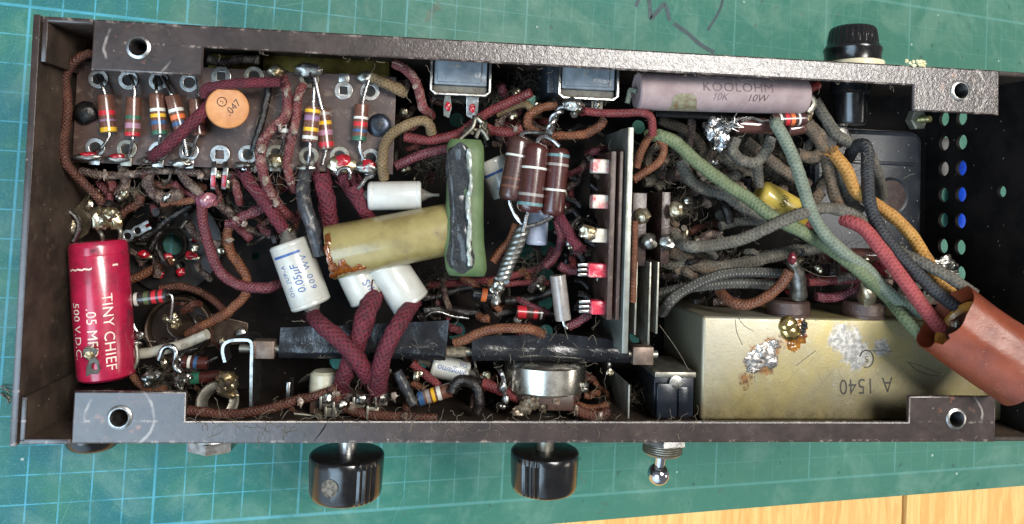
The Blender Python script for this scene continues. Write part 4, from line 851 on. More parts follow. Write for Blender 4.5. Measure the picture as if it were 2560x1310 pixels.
m = MB(); text_cyl(m, '\u03bcS', .36, (a + b) / 2, -d, r, -.3, -.22, 0, 1); part(t, 'printed_value', m, BLUI)
t, a, b, d, L, r = wcap('white capacitor with open metal end cup right of the crossed sleeves', 960, 655, 1030, 760, 50, -2.1, cones=(0, .25))
m = MB(); lathe(m, b - d * .02, d, [(0, r * .82), (.012, r * .74), (-.03, r * .6), (-.02, r * .3)], 32); part(t, 'end_cup', m, STEEL)
AMB = mat('amber_wax_tube', C(150, 136, 88), C(120, 106, 64), .9, .3, 0, .1, 7, dirt=C(112, 98, 70), damt=.42, dscale=1.4, coat=.5, speck=C(84, 66, 40), samt=.06, sscale=4)
t = thing('wax_capacitor', 'large amber waxed tubular capacitor with brown resin drips at its left end', 'capacitor', A(968, 605, -1.6))
a, b = A(822, 632, -1.6), A(1125, 572, -1.7); d = (b - a).normalized(); L = (b - a).length; r = PX(a, 68)
m = MB(); lathe(m, a, d, [(.06, r * .82), (0, r * .93), (.01, r * .985), (.04, r), (L, r * .97), (L, 0)], 56); part(t, 'wax_tube', m, AMB)
RES = mat('brown_resin', C(140, 78, 22), C(84, 42, 14), 3, .08, 0, .3, 7, coat=.9, dist=.0008)
m = MB(); blob(m, a + d * .05, (.12, r * .82, r * .82), 4, .12, 1.4, ax=(d, d.cross(XYZ[2]).normalized(), XYZ[2])); part(t, 'resin_plug', m, RES)
m = MB()
n_ = ((CAML - a) - d * (CAML - a).dot(d)).normalized(); b_ = n_.cross(d)
for al, th, sx_, sy_ in ((.10, -.95, .16, .2), (.12, -.6, .14, .18), (.4, -.5, .14, .15), (.48, -.78, .17, .2), (.7, -.88, .22, .13), (.92, -.9, .16, .09), (.12, .5, .1, .2), (.06, .1, .09, .22), (.07, -.3, .1, .2), (.22, -.75, .2, .2), (.86, -.72, .08, .07)):
    q = a + d * al + (n_ * math.cos(th) + b_ * math.sin(th)) * r; nn = (q - a - d * al).normalized()
    blob(m, q, (sx_, sy_, .045), al * 9, .25, 1.2, ax=(d, nn.cross(d), nn), sub=2)
part(t, 'resin_drip', m, RES)
# green potted capacitor
t = thing('potted_capacitor', 'upright green capacitor with a glossy black resin filled side', 'capacitor', A(1165, 520, -1.1))
GRN = mat('matt_green_case', C(92, 112, 74), C(74, 94, 58), 1.4, .55, 0, .25, 9, dirt=C(92, 100, 70), damt=.34, dscale=3, speck=C(70, 80, 54), samt=.1, sscale=5)
BRS = mat('glossy_black_resin', C(22, 26, 30), C(46, 50, 52), 2.2, .24, 0, .9, 3.2, coat=.6, dirt=C(110, 122, 104), damt=.28, dscale=2.6, dist=.003)
m = MB(); n1 = 22; vs = []; k = 16
for i in range(n1 + 1):
    f = i / n1; v = 350 + 338 * f; e = min(1, math.sqrt(max(0, 1 - ((f - .5) / .5) ** 8)))
    ul = 1115 + 2 * math.sin(f * 7) - (4 if f > .6 else 0); ur = 1212 - 3 * math.sin(f * 3.1) + 10 * max(0, f - .75) / .25
    c = A((ul + ur) / 2, v, -1.35); hw = PX(c, (ur - ul) / 2) * (.82 + .18 * e); hz = .62 * (.6 + .4 * e)
    for j in range(k):
        th = 2 * math.pi * j / k; q = 3.2
        x = math.copysign(abs(math.cos(th)) ** (2 / q), math.cos(th)); z = math.copysign(abs(math.sin(th)) ** (2 / q), math.sin(th))
        vs.append(c + Vector((x * hw, 0, z * hz)) * (1 + .012 * noise.noise(Vector((x * 2, f * 6, z * 2)))))
m.add(vs, [(i * k + j, i * k + (j + 1) % k, (i + 1) * k + (j + 1) % k, (i + 1) * k + j) for i in range(n1) for j in range(k)] + [tuple(range(k)), tuple(n1 * k + j for j in range(k))][::1]); part(t, 'green_case', m, GRN, smooth=60)
m = MB(); vs = []
for i in range(n1 + 1):
    f = i / n1; v = 356 + 328 * f; w_ = 31 + 5 * math.sin(f * 8 + .5) + (4 if f > .85 else 0); c = A(1151 - 4 * math.sin(f * 3) + 6 * f, v, -.74); e = min(1, math.sqrt(max(0.02, 1 - ((f - .5) / .5) ** 10)))
    hw = PX(c, w_) * e
    for j in range(9):
        x = -1 + j / 4; rim = .06 * (abs(x) > .8) * (1 if abs(x) < .99 else -.5)
        vs.append(c + Vector((x * hw, 0, rim + .085 * noise.noise(Vector((x * 1.1, f * 9, 3))) + (-.12 if abs(x) > .99 else .05))))
m.add(vs, [(i * 9 + j, i * 9 + j + 1, (i + 1) * 9 + j + 1, (i + 1) * 9 + j) for i in range(n1) for j in range(8)]); part(t, 'resin_face', m, BRS, smooth=70)
m = MB(); pf = P([(1172, 372), (1174, 420), (1176, 470), (1171, 500), (1174, 560), (1172, 620), (1176, 664)], -.60); tube(m, spline(pf, 8), PX(pf[0], 6), 8, jit=1.0, jf=6.0); part(t, 'resin_highlight', m, mat('pale_resin_highlight', C(176, 180, 172), C(120, 128, 116), 4, .25, .2, .5, 9, dirt=C(96, 104, 88), damt=.45))  # pale ridge modelled in place of the highlight along the resin
for l in ([(1150, 348), (1180, 320), (1190, 296), (1204, 306)], [(1190, 345), (1200, 325), (1212, 335), (1220, 350)]):
    m = MB(); tube(m, spline(P(l, -1.2), 5), R_(1180, 330, -1.2, 5), 8, jit=.2); part(t, 'lead', m, DULL)
blobs('solder_joint', 'dark knotted joint of leads above the green capacitor', [(1192, 300, 12, 12), (1206, 316, 12, 18), (1180, 326, 20, 10), (1214, 332, 10, 14)], mat('burnt_joint', C(92, 86, 70), C(40, 36, 30), 6, .3, .7, .6, 10), z=-1.4, amp=.5)
# three big brown resistors
def bigres(label, u0, v0, u1, v1, r, z, bands, body, leads): return resistor(label, u0, v0, u1, v1, r, z, bands, body, leads, rounded=.55, name='wirewound_resistor', wpx=5.5)
bigres('dark leftmost of three fat brown resistors, with soot near its top', 1301, 342, 1273, 502, 29, -1.5, [(.3, .035, 'w'), (.66, .04, 'n'), (.78, .04, 'n')], 'd', [[(1306, 334), (1325, 330), (1350, 332), (1380, 336)], [(1276, 512), (1292, 545), (1318, 572)]])
bigres('middle of three fat brown resistors, with one cream and one teal band', 1342, 358, 1322, 532, 32, -1.25, [(.36, .035, 'w'), (.74, .045, 's'), (.88, .06, 't')], 'u', [[(1346, 350), (1360, 342), (1380, 350), (1398, 366)], [(1316, 540), (1312, 560), (1306, 580)]])
bigres('rightmost of three fat brown resistors, with a teal top band and cream band', 1397, 370, 1380, 540, 29, -1.4, [(.11, .055, 't'), (.25, .04, 's'), (.62, .035, 'w')], 'u', [[(1374, 546), (1345, 560), (1315, 568)]])
def twist(name, label, path, sep, rpx, turns, z, mt, k=2):
    p = spline(P(path, z), 14); T_, N_ = frames(p); n_ = len(p); s = PX(p[0], sep); t = thing(name, label, 'wire', sum(p, Vector()) / n_)
    for j in range(k):
        q = []
        for i, x in enumerate(p):
            th = 2 * math.pi * (turns * i / n_ + j / k); bq = T_[i].cross(N_[i]); q.append(x + (N_[i] * math.cos(th) + bq * math.sin(th)) * s)
        m = MB(); tube(m, q, PX(p[0], rpx), 9, jit=.05); part(t, 'strand', m, mt)
    return t
twist('twisted_leads', 'grey leads of the fat brown resistors twisted together into a rope', [(1308, 572), (1288, 620), (1270, 660), (1256, 700)], 11, 8, 3.2, -1.5, mat('grey_lead', C(150, 150, 146), C(112, 110, 104), 5, .38, .85, .15, 20), 3)
twist('twisted_leads', 'short tinned wires twisted up to the silver joint below the right rear socket', [(1372, 330), (1382, 300), (1400, 276), (1418, 264)], 6, 6, 1.6, -1.5, TIN, 2)
blobs('solder_joint', 'shiny silver joint with ragged shreds at the foot of the twisted rope', [(1246, 716, 16, 18), (1240, 742, 12, 20), (1250, 700, 12, 14), (1232, 722, 8, 10)], SOLDER, z=-1.6, amp=.55)
blobs('solder_joint', 'large shiny silver lump below the right rear socket', [(1430, 262, 24, 17), (1446, 268, 14, 14), (1418, 258, 12, 9), (1436, 284, 9, 11)], SOLDER, z=-1.3, amp=.4)
wire('cloth_wire', 'brown cloth wire end running down beside the twisted rope', [(1290, 560), (1276, 600), (1250, 628), (1232, 655)], 12, CLO, -1.9, .1)
t, a, b, d, L, r = wcap('white capacitor with a teal stripe behind the fat brown resistors', 1228, 398, 1268, 486, 38, -2.6, cones=(0, .5))
m = MB(); vs = []; n_ = ((CAML - a) - d * (CAML - a).dot(d)).normalized(); b_ = n_.cross(-d)
for i in range(14):
    th = -1.1 + 2.2 * i / 13
    for q in (-.04, .05): vs.append(a + d * (.46 + q) + (n_ * math.cos(th) + b_ * math.sin(th)) * (r + .006))
m.add(vs, [(2 * i, 2 * i + 1, 2 * i + 3, 2 * i + 2) for i in range(13)]); text_cyl(m, 'F.', .2, (a + b) / 2, -d, r, .3, -.3); part(t, 'printed_value', m, BLUI)
wcap('small bluish white capacitor deep under the fat brown resistors', 1345, 520, 1341, 612, 27, -3.0, mt=mat('bluish_white_tube', C(170, 178, 196), C(150, 156, 176), 2, .3, 0, .05, dirt=C(120, 112, 96), damt=.3), cones=(0, 0))
# sleeves crossing over the tape
wire('braided_sleeve', 'maroon braided sleeve crossing from the printed white capacitor to the front control', [(784, 790, -1.8), (802, 810), (832, 836, -1.1), (872, 872, -1.0), (900, 908, -1.1), (920, 944, -1.5)], [20, 23, 23, 22], SLV, -1.3, cat='sleeve', fray=[0, 1], jit=.12, n=9, seg=16)
wire('braided_sleeve', 'maroon braided sleeve crossing under another from the blue S capacitor', [(934, 738, -1.9), (918, 780, -1.5), (902, 830, -1.3), (880, 890, -1.4), (862, 936, -1.6), (848, 972, -2)], [28, 27, 24, 22], SLV, -1.4, cat='sleeve', fray=[0, 1], jit=.14, n=9, seg=16)
wire('braided_sleeve', 'maroon braided sleeve bowing from the open metal cup to the front control', [(1032, 758, -1.8), (1010, 790, -1.3), (984, 832, -1.0), (962, 878, -1.0), (950, 926, -1.2), (944, 974, -1.6)], [22, 24, 24, 27], SLV, -1.2, cat='sleeve', fray=[0, 1], jit=.12, n=9, seg=16)
# rear wires in the centre
wire('cloth_wire', 'red cloth wire swooping below the left rear socket', [(1010, 342), (1064, 350), (1120, 342), (1158, 328), (1190, 302), (1228, 277), (1268, 258), (1328, 231, -1.6)], 13, CLR, -1.9)
wire('cloth_wire', 'purplish red cloth wire running behind the green capacitor', [(988, 416), (1030, 396), (1070, 382), (1125, 370)], 13, CLP, -2.2)
wire('cloth_wire', 'tan wire looping right of the red swooping wire', [(1240, 285), (1275, 270), (1312, 260), (1332, 278)], 10, CLT, -2.3)
wire('cloth_wire', 'orange brown wire loop hanging round the short twisted wires', [(1392, 264), (1352, 270), (1322, 290), (1322, 318), (1352, 334), (1400, 340), (1460, 336), (1494, 318), (1512, 298)], 12, CLO, -1.9, .15)
wire('cloth_wire', 'short red brown wire with a frayed tan end above the fat resistors', [(1215, 320), (1250, 330), (1280, 330), (1304, 320)], 13, CLR, -2.0, .15)
wire('cloth_wire', 'red cloth wire running right from the silver lump to the rear of the switch plate', [(1462, 278), (1510, 283), (1560, 283), (1606, 282), (1628, 296), (1632, 340)], 11, CLR, -1.2, .08, fray=[0])
wire('braided_sleeve', 'wine red sleeve end soldered to a switch contact', [(1392, 530, -1.9), (1408, 558), (1426, 590), (1446, 618)], 15, SLV, -1.6, cat='sleeve', fray=[1])
for lb, pts, r, mt, z in (
    ('dark red wire running low across the floor holes', [(1070, 712), (1150, 708), (1230, 700), (1320, 680), (1360, 660), (1384, 620)], 10, CLR, -4.0),
    ('second dark red wire low under the twisted rope', [(1258, 712), (1320, 706), (1372, 706)], 8, CLR, -3.6),
    ('tarry black wire crossing to the switch below the rope', [(1262, 752), (1320, 748), (1362, 736), (1400, 712)], 12, TAR, -3.4),
    ('thick tarry black bundle below the white capacitor', [(1060, 780), (1120, 776), (1180, 782), (1240, 784), (1290, 778)], 15, TAR, -3.8),
    ('tarry wire between the white capacitor and the black bundle', [(1040, 740), (1090, 742), (1150, 722), (1200, 716)], 11, TAR, -4.0),
    ('purple black wire dropping past the bluish white capacitor', [(1392, 550), (1402, 600), (1388, 640), (1362, 668)], 11, CLP, -3.0),
    ('maroon brown wire stub at the lowest switch contact', [(1420, 818), (1444, 804), (1474, 784)], 12, CLP, -2.2),
    ('dark glossy maroon wire at the fourth switch contact', [(1398, 664), (1416, 674), (1440, 676)], 12, CLP, -2.2)):
    wire('cloth_wire', lb, pts, r, mt, z, .15)
wire('bare_lead', 'thin bent bare wire above the left black tape', [(1064, 792), (1078, 782), (1100, 780), (1130, 790), (1172, 796)], 4, TIN, -2.6)
wire('cloth_wire', 'orange brown cloth wire lying along the top of the creased tape', [(1138, 856, -1.6), (1165, 848), (1198, 832), (1240, 822), (1290, 820), (1330, 824), (1356, 836, -1.9)], 13, CLO, -1.4)
resistor('red banded resistor in the tarry bundle', 1290, 779, 1362, 784, 16, -3.0, [(.2, .3, 'r'), (.5, .12, 'd'), (.66, .14, 'r'), (.86, .06, 'w')], 'u', leads=[[(1400, 786)]])
resistor('orange banded dark resistor below the rope', 1182, 733, 1238, 742, 17, -3.0, [(.5, .24, 'o'), (.9, .1, 's')], 'k')
resistor('dull grey brown uncoated resistor standing by the lower switch contacts', 1394, 688, 1408, 800, 20, -2.0, [], 's', leads=[[(1410, 812), (1418, 822)]], rounded=.03)
# --- the wafer switch
ZP = -0.9
t = thing('wafer_switch', 'wafer switch of brown phenolic strips on an upright steel plate with red dabbed contacts', 'switch', A(1560, 600, -2.5))
def upright(u0, v0, v1, w_px, ztop, depth, mt, nm, bot=None, mtop=None):
    p, q = A(u0, v0, ztop), A(u0, v1, ztop); x = (p.x + q.x) / 2; hw = PX(p, w_px) / 2; m = MB(); bx(m, x - hw, x + hw, q.y, p.y, ztop - depth, ztop, .015); return part(t, nm, m, mt)
GP = mat('grey_zinc_plate', C(150, 152, 144), C(116, 118, 108), 1.5, .4, .7, .12, 14, dirt=C(140, 108, 52), damt=.28, dscale=2)
upright(1570, 318, 884, 15, -.75, 3.6, GP, 'steel_plate')
upright(1529, 378, 800, 13, -.95, 3.0, PHEN, 'phenolic_wafer'); upright(1549, 378, 800, 9, -.95, 3.0, PHEN, 'phenolic_wafer')
for u in (1590, 1624, 1644): upright(u, 655, {1590: 838, 1624: 862, 1644: 835}[u], 5, -1.1, 3.0, DULL, 'contact_blade')
upright(1598, 482, 665, 36, -1.5, 2.6, mat('tarry_phenolic', C(64, 44, 38), C(28, 22, 20), 2.5, .3, 0, .4, 9, dirt=C(84, 62, 46), damt=.4), 'dark_wafer'); upright(1664, 480, 660, 22, -1.6, 2.6, bpy.data.materials['tarry_phenolic'], 'dark_wafer')
CER = mat('white_ceramic', C(206, 198, 184), C(186, 172, 152), 3, .4, 0, .35, 6, dirt=C(126, 96, 74), damt=.3, dscale=4)
RCW = mat('red_dabbed_ceramic', C(204, 194, 182), C(186, 170, 154), 3, .4, 0, .4, 6, dirt=C(190, 40, 62), damt=.48, dscale=2.2)
RC = mat('red_painted_ceramic', C(186, 32, 58), C(208, 70, 84), 3, .3, 0, .5, 5, dirt=C(196, 184, 170), damt=.42, dscale=3, coat=.3)
for i, (u, v, hw, hh, k) in enumerate(((1492, 416, 26, 22, 1), (1490, 504, 24, 22, 1), (1488, 588, 24, 22, 2), (1485, 675, 30, 22, 3), (1488, 767, 26, 22, 3))):
    p = A(u + 6, v, -1.5); h, w_ = PX(p, hh), PX(p, hw); m = MB(); q = A(1522, v, -1.5)
    bx(m, p.x - w_ * .8, q.x, p.y - h * .8, p.y + h * .8, -1.75, -1.25, .06)
    o = part(t, 'ceramic_contact', m, RC if k == 3 else RCW if k == 1 else CER)
    if k == 3:
        m = MB()
        for j in range(3): s = A(u - 24, v - 12 + 12 * j, -1.4); bx(m, s.x - .2, s.x + .2, s.y - .05, s.y + .05, -1.6, -1.42, .02)
        m.build('contact_prongs', STEEL, o, ORI[t.name])
    if k == 2: m = MB(); blob(m, A(u - 18, v - 6, -1.2), (w_ * .9, h * .8, .2), i, .45); m.build('gilt_solder', GOLDS, o, ORI[t.name])
for u, v, g in ((1606, 540, 0), (1622, 604, 1), (1668, 606, 1), (1690, 524, 0)): m = MB(); blob(m, A(u, v, -1.3), (R_(u, v, -1.3, 19), R_(u, v, -1.3, 20), .2), u, .35); part(t, 'solder_joint', m, GOLDS if g == 0 else SOLDER)
for i in range(12):
    rng = random.Random(i); u, v = rng.uniform(1416, 1500), 400 + i * 34
    m = MB(); p = P([(u - 20, v - 8), (u, v + rng.uniform(-10, 10)), (u + 16, v + 14)], -2.9); tube(m, spline(p, 4), R_(u, v, -2.9, rng.uniform(7, 11)), 8, jit=.3); part(t, 'tarry_lead', m, TAR)
m = MB(); tube(m, spline(P([(1588, 552), (1586, 620), (1584, 690), (1582, 756)], -1.0), 4), R_(1585, 650, -1, 8), 9, jit=.1); part(t, 'brown_lead', m, CLO)
# lower divider plate
t = thing('divider_plate', 'upright zinc divider plate with a sloping corner near the front wall', 'plate', A(1548, 990, -2))
x = A(1573, 980, -.9).x; y0, y1 = A(1573, 1046, -.9).y, A(1573, 962, -.9).y; yt = A(1522, 926, -3).y
m = MB(); plate(m, [[(y0, -.9), (y1, -.9), (yt, -3.2), (yt, ZF), (y0, ZF)]], (x, 0, 0), XYZ[1], XYZ[2], .06, .012); part(t, 'zinc_sheet', m, GP)
m = MB(); q = A(1522, 912, -2.6); blob(m, q, (.1, .16, .1), 3, .2); part(t, 'fixing_rivet', m, STEEL)

# ================================================================ front controls
def knob(t, label, u, rpx, v0, v1, flutes, setscrew=False, zc=-2.4, mt=None):
    p = A(u, 1130, zc); x = p.x; r = PX(Vector((x, -6.6, zc)), rpx); y0 = A(u, v0, zc).y; Lk = y0 - A(u, v1, zc).y
    def fl(a, i):
        for f0, f1 in flutes:
            if f0 < a < f1: return 1 - .05 * (.5 + .5 * math.sin((a - f0) / (f1 - f0) * 2 * math.pi * 4.0 - 1.57)) * (1 if 4 <= i <= 10 else 0)
        return 1
    m = MB(); lathe(m, (x, y0, zc), (0, -1, 0), [(0, r * .3), (.0, r * .9), (.03, r * .97), (.08, r), (.26, r), (.28, r), (Lk * .5, r * .985), (Lk - .26, r * .965), (Lk - .14, r * .94), (Lk - .06, r * .88), (Lk, r * .76), (Lk, .0)], 192, flute=fl); k = part(t, 'control_knob', m, BAKE, label, smooth=40)
    m = MB(); lathe(m, (x, -5.88, zc), (0, -1, 0), [(0, .46), (.04, .5), (.3, .5), (.34, .42), (.34, .3), (.7, .3), (.72, .2)], 24); lathe(m, (x, -5.7, zc), (0, -1, 0), [(0, .3), (1.3, .3)], 18); part(t, 'spindle', m, STEEL if setscrew else DULL)
    if setscrew:
        th = setscrew; n_ = (CAML - Vector((x, y0, zc))); n_.y = 0; n_.normalize(); b_ = Vector((0, -1, 0)).cross(n_); nn = (n_ * math.cos(th) + b_ * math.sin(th)); q = Vector((x, y0 - Lk * .52, zc)) + nn * r * .985
        m = MB(); lathe(m, q - nn * .03, nn, [(0, 0), (.035, .1), (.05, .2), (.06, .235)], 24); lathe(m, q - nn * .2, nn, [(.19, .26), (.225, .27), (.235, .22)], 24, caps=False); m.build('set_screw_hole', mat('set_screw_recess', C(120, 108, 92), C(44, 40, 36), 9, .3, .7, .8, 14), k, ORI[t.name])
t = thing('potentiometer', 'silver canned potentiometer behind the front wall with a black knob outside', 'potentiometer', A(1362, 960, -2.4))
x = A(1362, 950, -2.4).x; yb = A(1362, 918, -1.2).y
m = MB(); r = R_(1362, 950, -2.0, 104); lathe(m, (x, yb, -2.4), (0, -1, 0), [(0, 0), (0, r * .8), (.03, r * .93), (.1, r), (.85, r), (.87, r * .97), (.9, r * 1.0)], 64); part(t, 'can_shell', m, mat('satin_nickel_can', C(206, 202, 192), C(186, 180, 168), 1, .28, 1, .05, 16, dirt=C(140, 120, 92), damt=.26))
m = MB(); lathe(m, (x, yb - .9, -2.4), (0, -1, 0), [(0, r * .9), (.24, r * .9), (.24, 0)], 40); bx(m, x - .1, x + .75, yb - 1.35, yb - .85, -1.45, -1.2, .05); part(t, 'phenolic_front', m, PHEN)
for u, v in ((1258, 968), (1264, 1000)): m = MB(); q = A(u, v, -1.6); blob(m, q, (R_(u, v, -1.6, 9), R_(u, v, -1.6, 15), .1), u, .3); part(t, 'solder_joint', m, STEEL)
knob(t, 'black fluted knob with no screw hole', 1362, 85, 1122, 1226, [(.12, .70), (2.2, 2.8), (4.3, 4.75)])
blobs('solder_joint', 'pale crusty soldered lug with glue strands in front of the silver potentiometer', [(1330, 1004, 24, 18), (1312, 1022, 20, 14), (1346, 986, 13, 16), (1296, 1030, 16, 10), (1358, 1016, 12, 16)], mat('crusty_solder', C(158, 148, 130), C(92, 78, 62), 4, .3, .5, .3, 6, dirt=C(86, 64, 46), damt=.36, dist=.0008), z=-1.4, amp=.5)
wire('cloth_wire', 'brown cloth wire trailing right from the crusty lug along the front wall', [(1340, 972), (1372, 984), (1404, 1000), (1434, 1018), (1466, 1036), (1500, 1040), (1524, 1028)], 15, CLB, -1.4, .12)
wire('cloth_wire', 'darker brown wire passing below the silver potentiometer can', [(1440, 1012), (1470, 1020), (1500, 1018), (1520, 1010)], 10, CLO, -1.9, .12)
# the other control: white ceramic back and its tags
t = thing('ceramic_control', 'white ceramic backed control below the crossed sleeves, its knob with a screw hole', 'potentiometer', A(850, 980, -2.4))
x = A(812, 960, -2.4).x; y = A(812, 930, -2.2).y
m = MB(); lathe(m, (x, y, -2.4), (0, -1, 0), [(0, 0), (0, .36), (.08, .46), (.7, .48)], 32); part(t, 'ceramic_back', m, mat('yellowed_ceramic', C(196, 194, 172), C(170, 166, 142), 2, .35, 0, .1, 8, dirt=C(120, 108, 76), damt=.3, coat=.3))
x2 = A(868, 1000, -2.4).x; m = MB(); bx(m, x2 - 1.1, x2 + 1.1, -5.6, -4.95, -3.4, -1.9, .08); part(t, 'wafer', m, PHEN)
for i, (u, v) in enumerate(((818, 1004), (850, 1018), (900, 1006), (956, 1002), (934, 1028), (830, 1030))):
    m = MB(); q = A(u, v, -1.6); bx(m, q.x - .16, q.x + .16, q.y - .14, q.y + .14, -2.1, -1.55, .03); bx(m, q.x - .22, q.x - .14, q.y - .2, q.y + .2, -2.1, -1.45, .02); o = part(t, 'tag_lug', m, DULL)
    if i < 4: m = MB(); blob(m, q + Vector((.05, .12, .1)), (.18, .16, .14), i, .4); m.build('solder_joint', SOLDER, o, ORI[t.name])
knob(t, 'black fluted knob with a set screw hole', 868, 92, 1129, 1243, [(5.42, 6.08), (1.25, 1.7), (2.8, 3.5)], .42)
m = MB(); p = A(765, 945, -2.6); plate(m, [[(-.28, -.3), (.2, -.36), (.26, .2), (.1, .42), (-.1, .1)]], p, (1, .3, 0), (0, .4, .9), .04, .01); part(t, 'stop_tab', m, DULL)
m = MB(); p = A(720, 975, -2.3); bx(m, p.x - .06, p.x + .06, p.y - .28, p.y + .24, -3, -2.3, .02); part(t, 'stop_tab', m, STEEL)
m = MB(); tube(m, spline(P([(735, 1034), (790, 1040), (840, 1044), (880, 1046)], -2.2), 5), .05, 8); part(t, 'spring_wire', m, DULL)
wire('cloth_wire', 'brown wire running along the front wall from the left tab to the ceramic control', [(470, 1026), (520, 1032), (574, 1036), (629, 1030), (690, 1016), (745, 1000), (790, 990), (826, 978)], 13, CLB, -1.7, .15)
wire('cloth_wire', 'maroon brown wire running right along the front wall from the ceramic control', [(826, 966), (844, 998), (866, 1020), (912, 1034), (980, 1041), (1040, 1044), (1092, 1046)], 13, CLB, -1.6, .18)
m = MB(); plate(m, [circ(0, 0, .5, 24)], A(160, 1072, -3.4), (1, 0, 0), (0, .5, .8), .04); single('paper_disc', 'grimy pale disc in the lower left corner', 'disc', m, DULL)
t, a, b, d, L, r = wcap('white capacitor with blue handwritten style Sangamo print below the creased tape', 1080, 910, 1170, 934, 30, -3.0, cones=(1.2, 1.2))
m = MB(); text_cyl(m, 'Sangamo', .30, (a + b) / 2, -d, r, .1, -.05, .25, .9); text_cyl(m, 'OIL', .2, (a + b) / 2, -d, r, -.6, -.35, 0, 1); part(t, 'printed_name', m, BLUI)
resistor('shiny resistor with blue, white and yellow bands near the front wall', 1046, 998, 1128, 974, 18, -2.0, [(.08, .2, 'b'), (.3, .12, 's'), (.46, .1, 'y'), (.63, .12, 'w')], 'n', leads=[[(1036, 1002), (1022, 1010)]], rounded=.04)
wire('tubing_lead', 'black tubing lead end left of the blue and yellow banded resistor', [(992, 928), (1006, 956), (1020, 984), (1032, 1012)], 14, PVC, -1.9, .1)
wire('cloth_wire', 'looped purple black wire right of the blue and yellow banded resistor', [(1130, 980), (1142, 956), (1170, 952), (1192, 972), (1198, 1006), (1192, 1034)], 15, TAR, -1.7, .12)
wire('cloth_wire', 'dark red braided wire leading to the silver potentiometer', [(1204, 958), (1230, 966), (1260, 980), (1296, 996)], 14, CLR, -1.9, .12)
wire('cloth_wire', 'red and white crusted wire above the blue and yellow banded resistor', [(1030, 908), (1056, 930), (1080, 950), (1098, 964)], 11, CLR, -2.3, .2)
wire('cloth_wire', 'brown wire hidden between the sleeves and the banded resistor', [(1012, 946), (1040, 962), (1066, 972)], 10, CLO, -2.9, .2)
wire('cloth_wire', 'wire with tinned end reaching the potentiometer lugs', [(1240, 910, -2.4), (1252, 930), (1258, 950), (1262, 985)], 7, TIN, -1.8, .15)

# ================================================================ rear sockets and the right hand end
SBLK = mat('blue_grey_moulding', C(138, 146, 152), C(108, 114, 120), 1.5, .22, 0, .15, 12, dirt=C(122, 116, 102), damt=.34, dscale=3)
GRM = mat('dusty_grey_rim', C(112, 108, 98), C(84, 80, 72), 4, .8, 0, .5, 12)
for lb, u0, u1, v0, v1, l2 in (('left rear socket, grey moulding in a silver frame below the rear flange', 1074, 1226, 150, 236, [(1120, 262, 1, 'dark'), (1180, 266, 0, 'red')]), ('right rear socket, grey moulding in a silver frame beside the mauve power resistor', 1394, 1545, 164, 246, [(1492, 258, 0, 'plain')])):
    z = -1.5; p, q = A(u0, v1, z), A(u1, v1, z); yt = 5.6
    t = thing('rear_socket', lb, 'socket', ((p.x + q.x) / 2, p.y, z))
    fr = [(p.x, yt), (p.x, p.y + .14), (p.x + .16, p.y), (q.x - .16, p.y), (q.x, p.y + .14), (q.x, yt)]
    i_ = [(x + (.07 if j < 3 else -.07) * (1 if j in (0, 1, 4, 5) else .6), y + (.06 if j in (2, 3) else 0)) for j, (x, y) in enumerate(fr)]
    m = MB(); plate(m, [fr + i_[::-1]], (0, 0, z - .35), XYZ[0], XYZ[1], .9, .01); part(t, 'silver_frame', m, STEEL)
    m = MB(); bx(m, p.x + .12, q.x - .12, p.y + .34, yt, -4.2, z - .02, .05); bx(m, p.x + .22, q.x - .3, p.y + .42, yt, -2, z + .05, .04); part(t, 'moulding', m, SBLK)
    m = MB(); bx(m, p.x + .1, q.x - .1, p.y + .09, p.y + .33, -4.2, z - .12, .05); part(t, 'dusty_rim', m, GRM)
    for uu, vv, fl, nm in l2:
        m = MB(); c = A(uu, vv, -1.75); k = PX(c, 1)
        if fl: plate(m, [[(-.1, .38), (.06, .4), (.14, -.1), (.06, -.42), (-.14, -.34), (-.16, .05)]], c, (1, 0, .6), (0, 1, .2), .05, .012)
        else: plate(m, [[(-.2, .36), (.2, .36), (.2, -.2), (.05, -.42), (-.16, -.3)], circ(0, -.08, .07, 12)], c, XYZ[0], (0, 1, .25), .05, .012)
        o = part(t, 'terminal_lug', m, STEEL if nm == 'red' else DULL)
        m = MB(); blob(m, c + Vector((0, -.06, .06)), (.1, .14, .06), uu, .3); m.build('red_paint_dab' if nm != 'plain' else 'solder_joint', REDP if nm != 'plain' else SOLDER, o, ORI[t.name])
p = A(1385, 190, -2); m = MB(); bx(m, p.x - .25, p.x + .1, p.y - .6, p.y + .5, -4.5, -1.75, .05); single('socket_side', 'dark moulding at the left flank of the right rear socket', 'moulding', m, BELL)
# mauve power resistor
t = thing('power_resistor', 'large mauve tubular power resistor printed KOOLOHM under the rear flange', 'resistor', A(1800, 232, -1.25))
MAU = mat('mauve_cement', C(150, 132, 130), C(132, 112, 112), 1.4, .7, 0, .35, 14, dirt=C(146, 112, 92), damt=.26, dscale=2, speck=C(196, 184, 178), samt=.08, sscale=7)
a, b = A(1590, 228, -1.3), A(2012, 240, -1.3); d = (b - a).normalized(); L = (b - a).length; r = PX(a, 47)
m = MB(); lathe(m, a, d, [(.06, 0), (.06, r * .6), (0, r * .9), (.05, r), (L * .5, r), (L - .22, r), (L - .05, r * .93), (L, r * .72), (L - .04, 0)], 48); part(t, 'resistor_body', m, MAU)
PRT = mat('worn_grey_print', C(84, 68, 72), C(112, 94, 98), 7, .7, 0, 0); c0 = (a + b) / 2
m = MB(); text_cyl(m, 'KOOLOHM', .42, c0, d, r, .34, .32, 0, 1.05, space=1.08); text_cyl(m, '10K', .32, c0, d, r, -.18, -.28, .25, 1.0); part(t, 'printed_name', m, PRT)
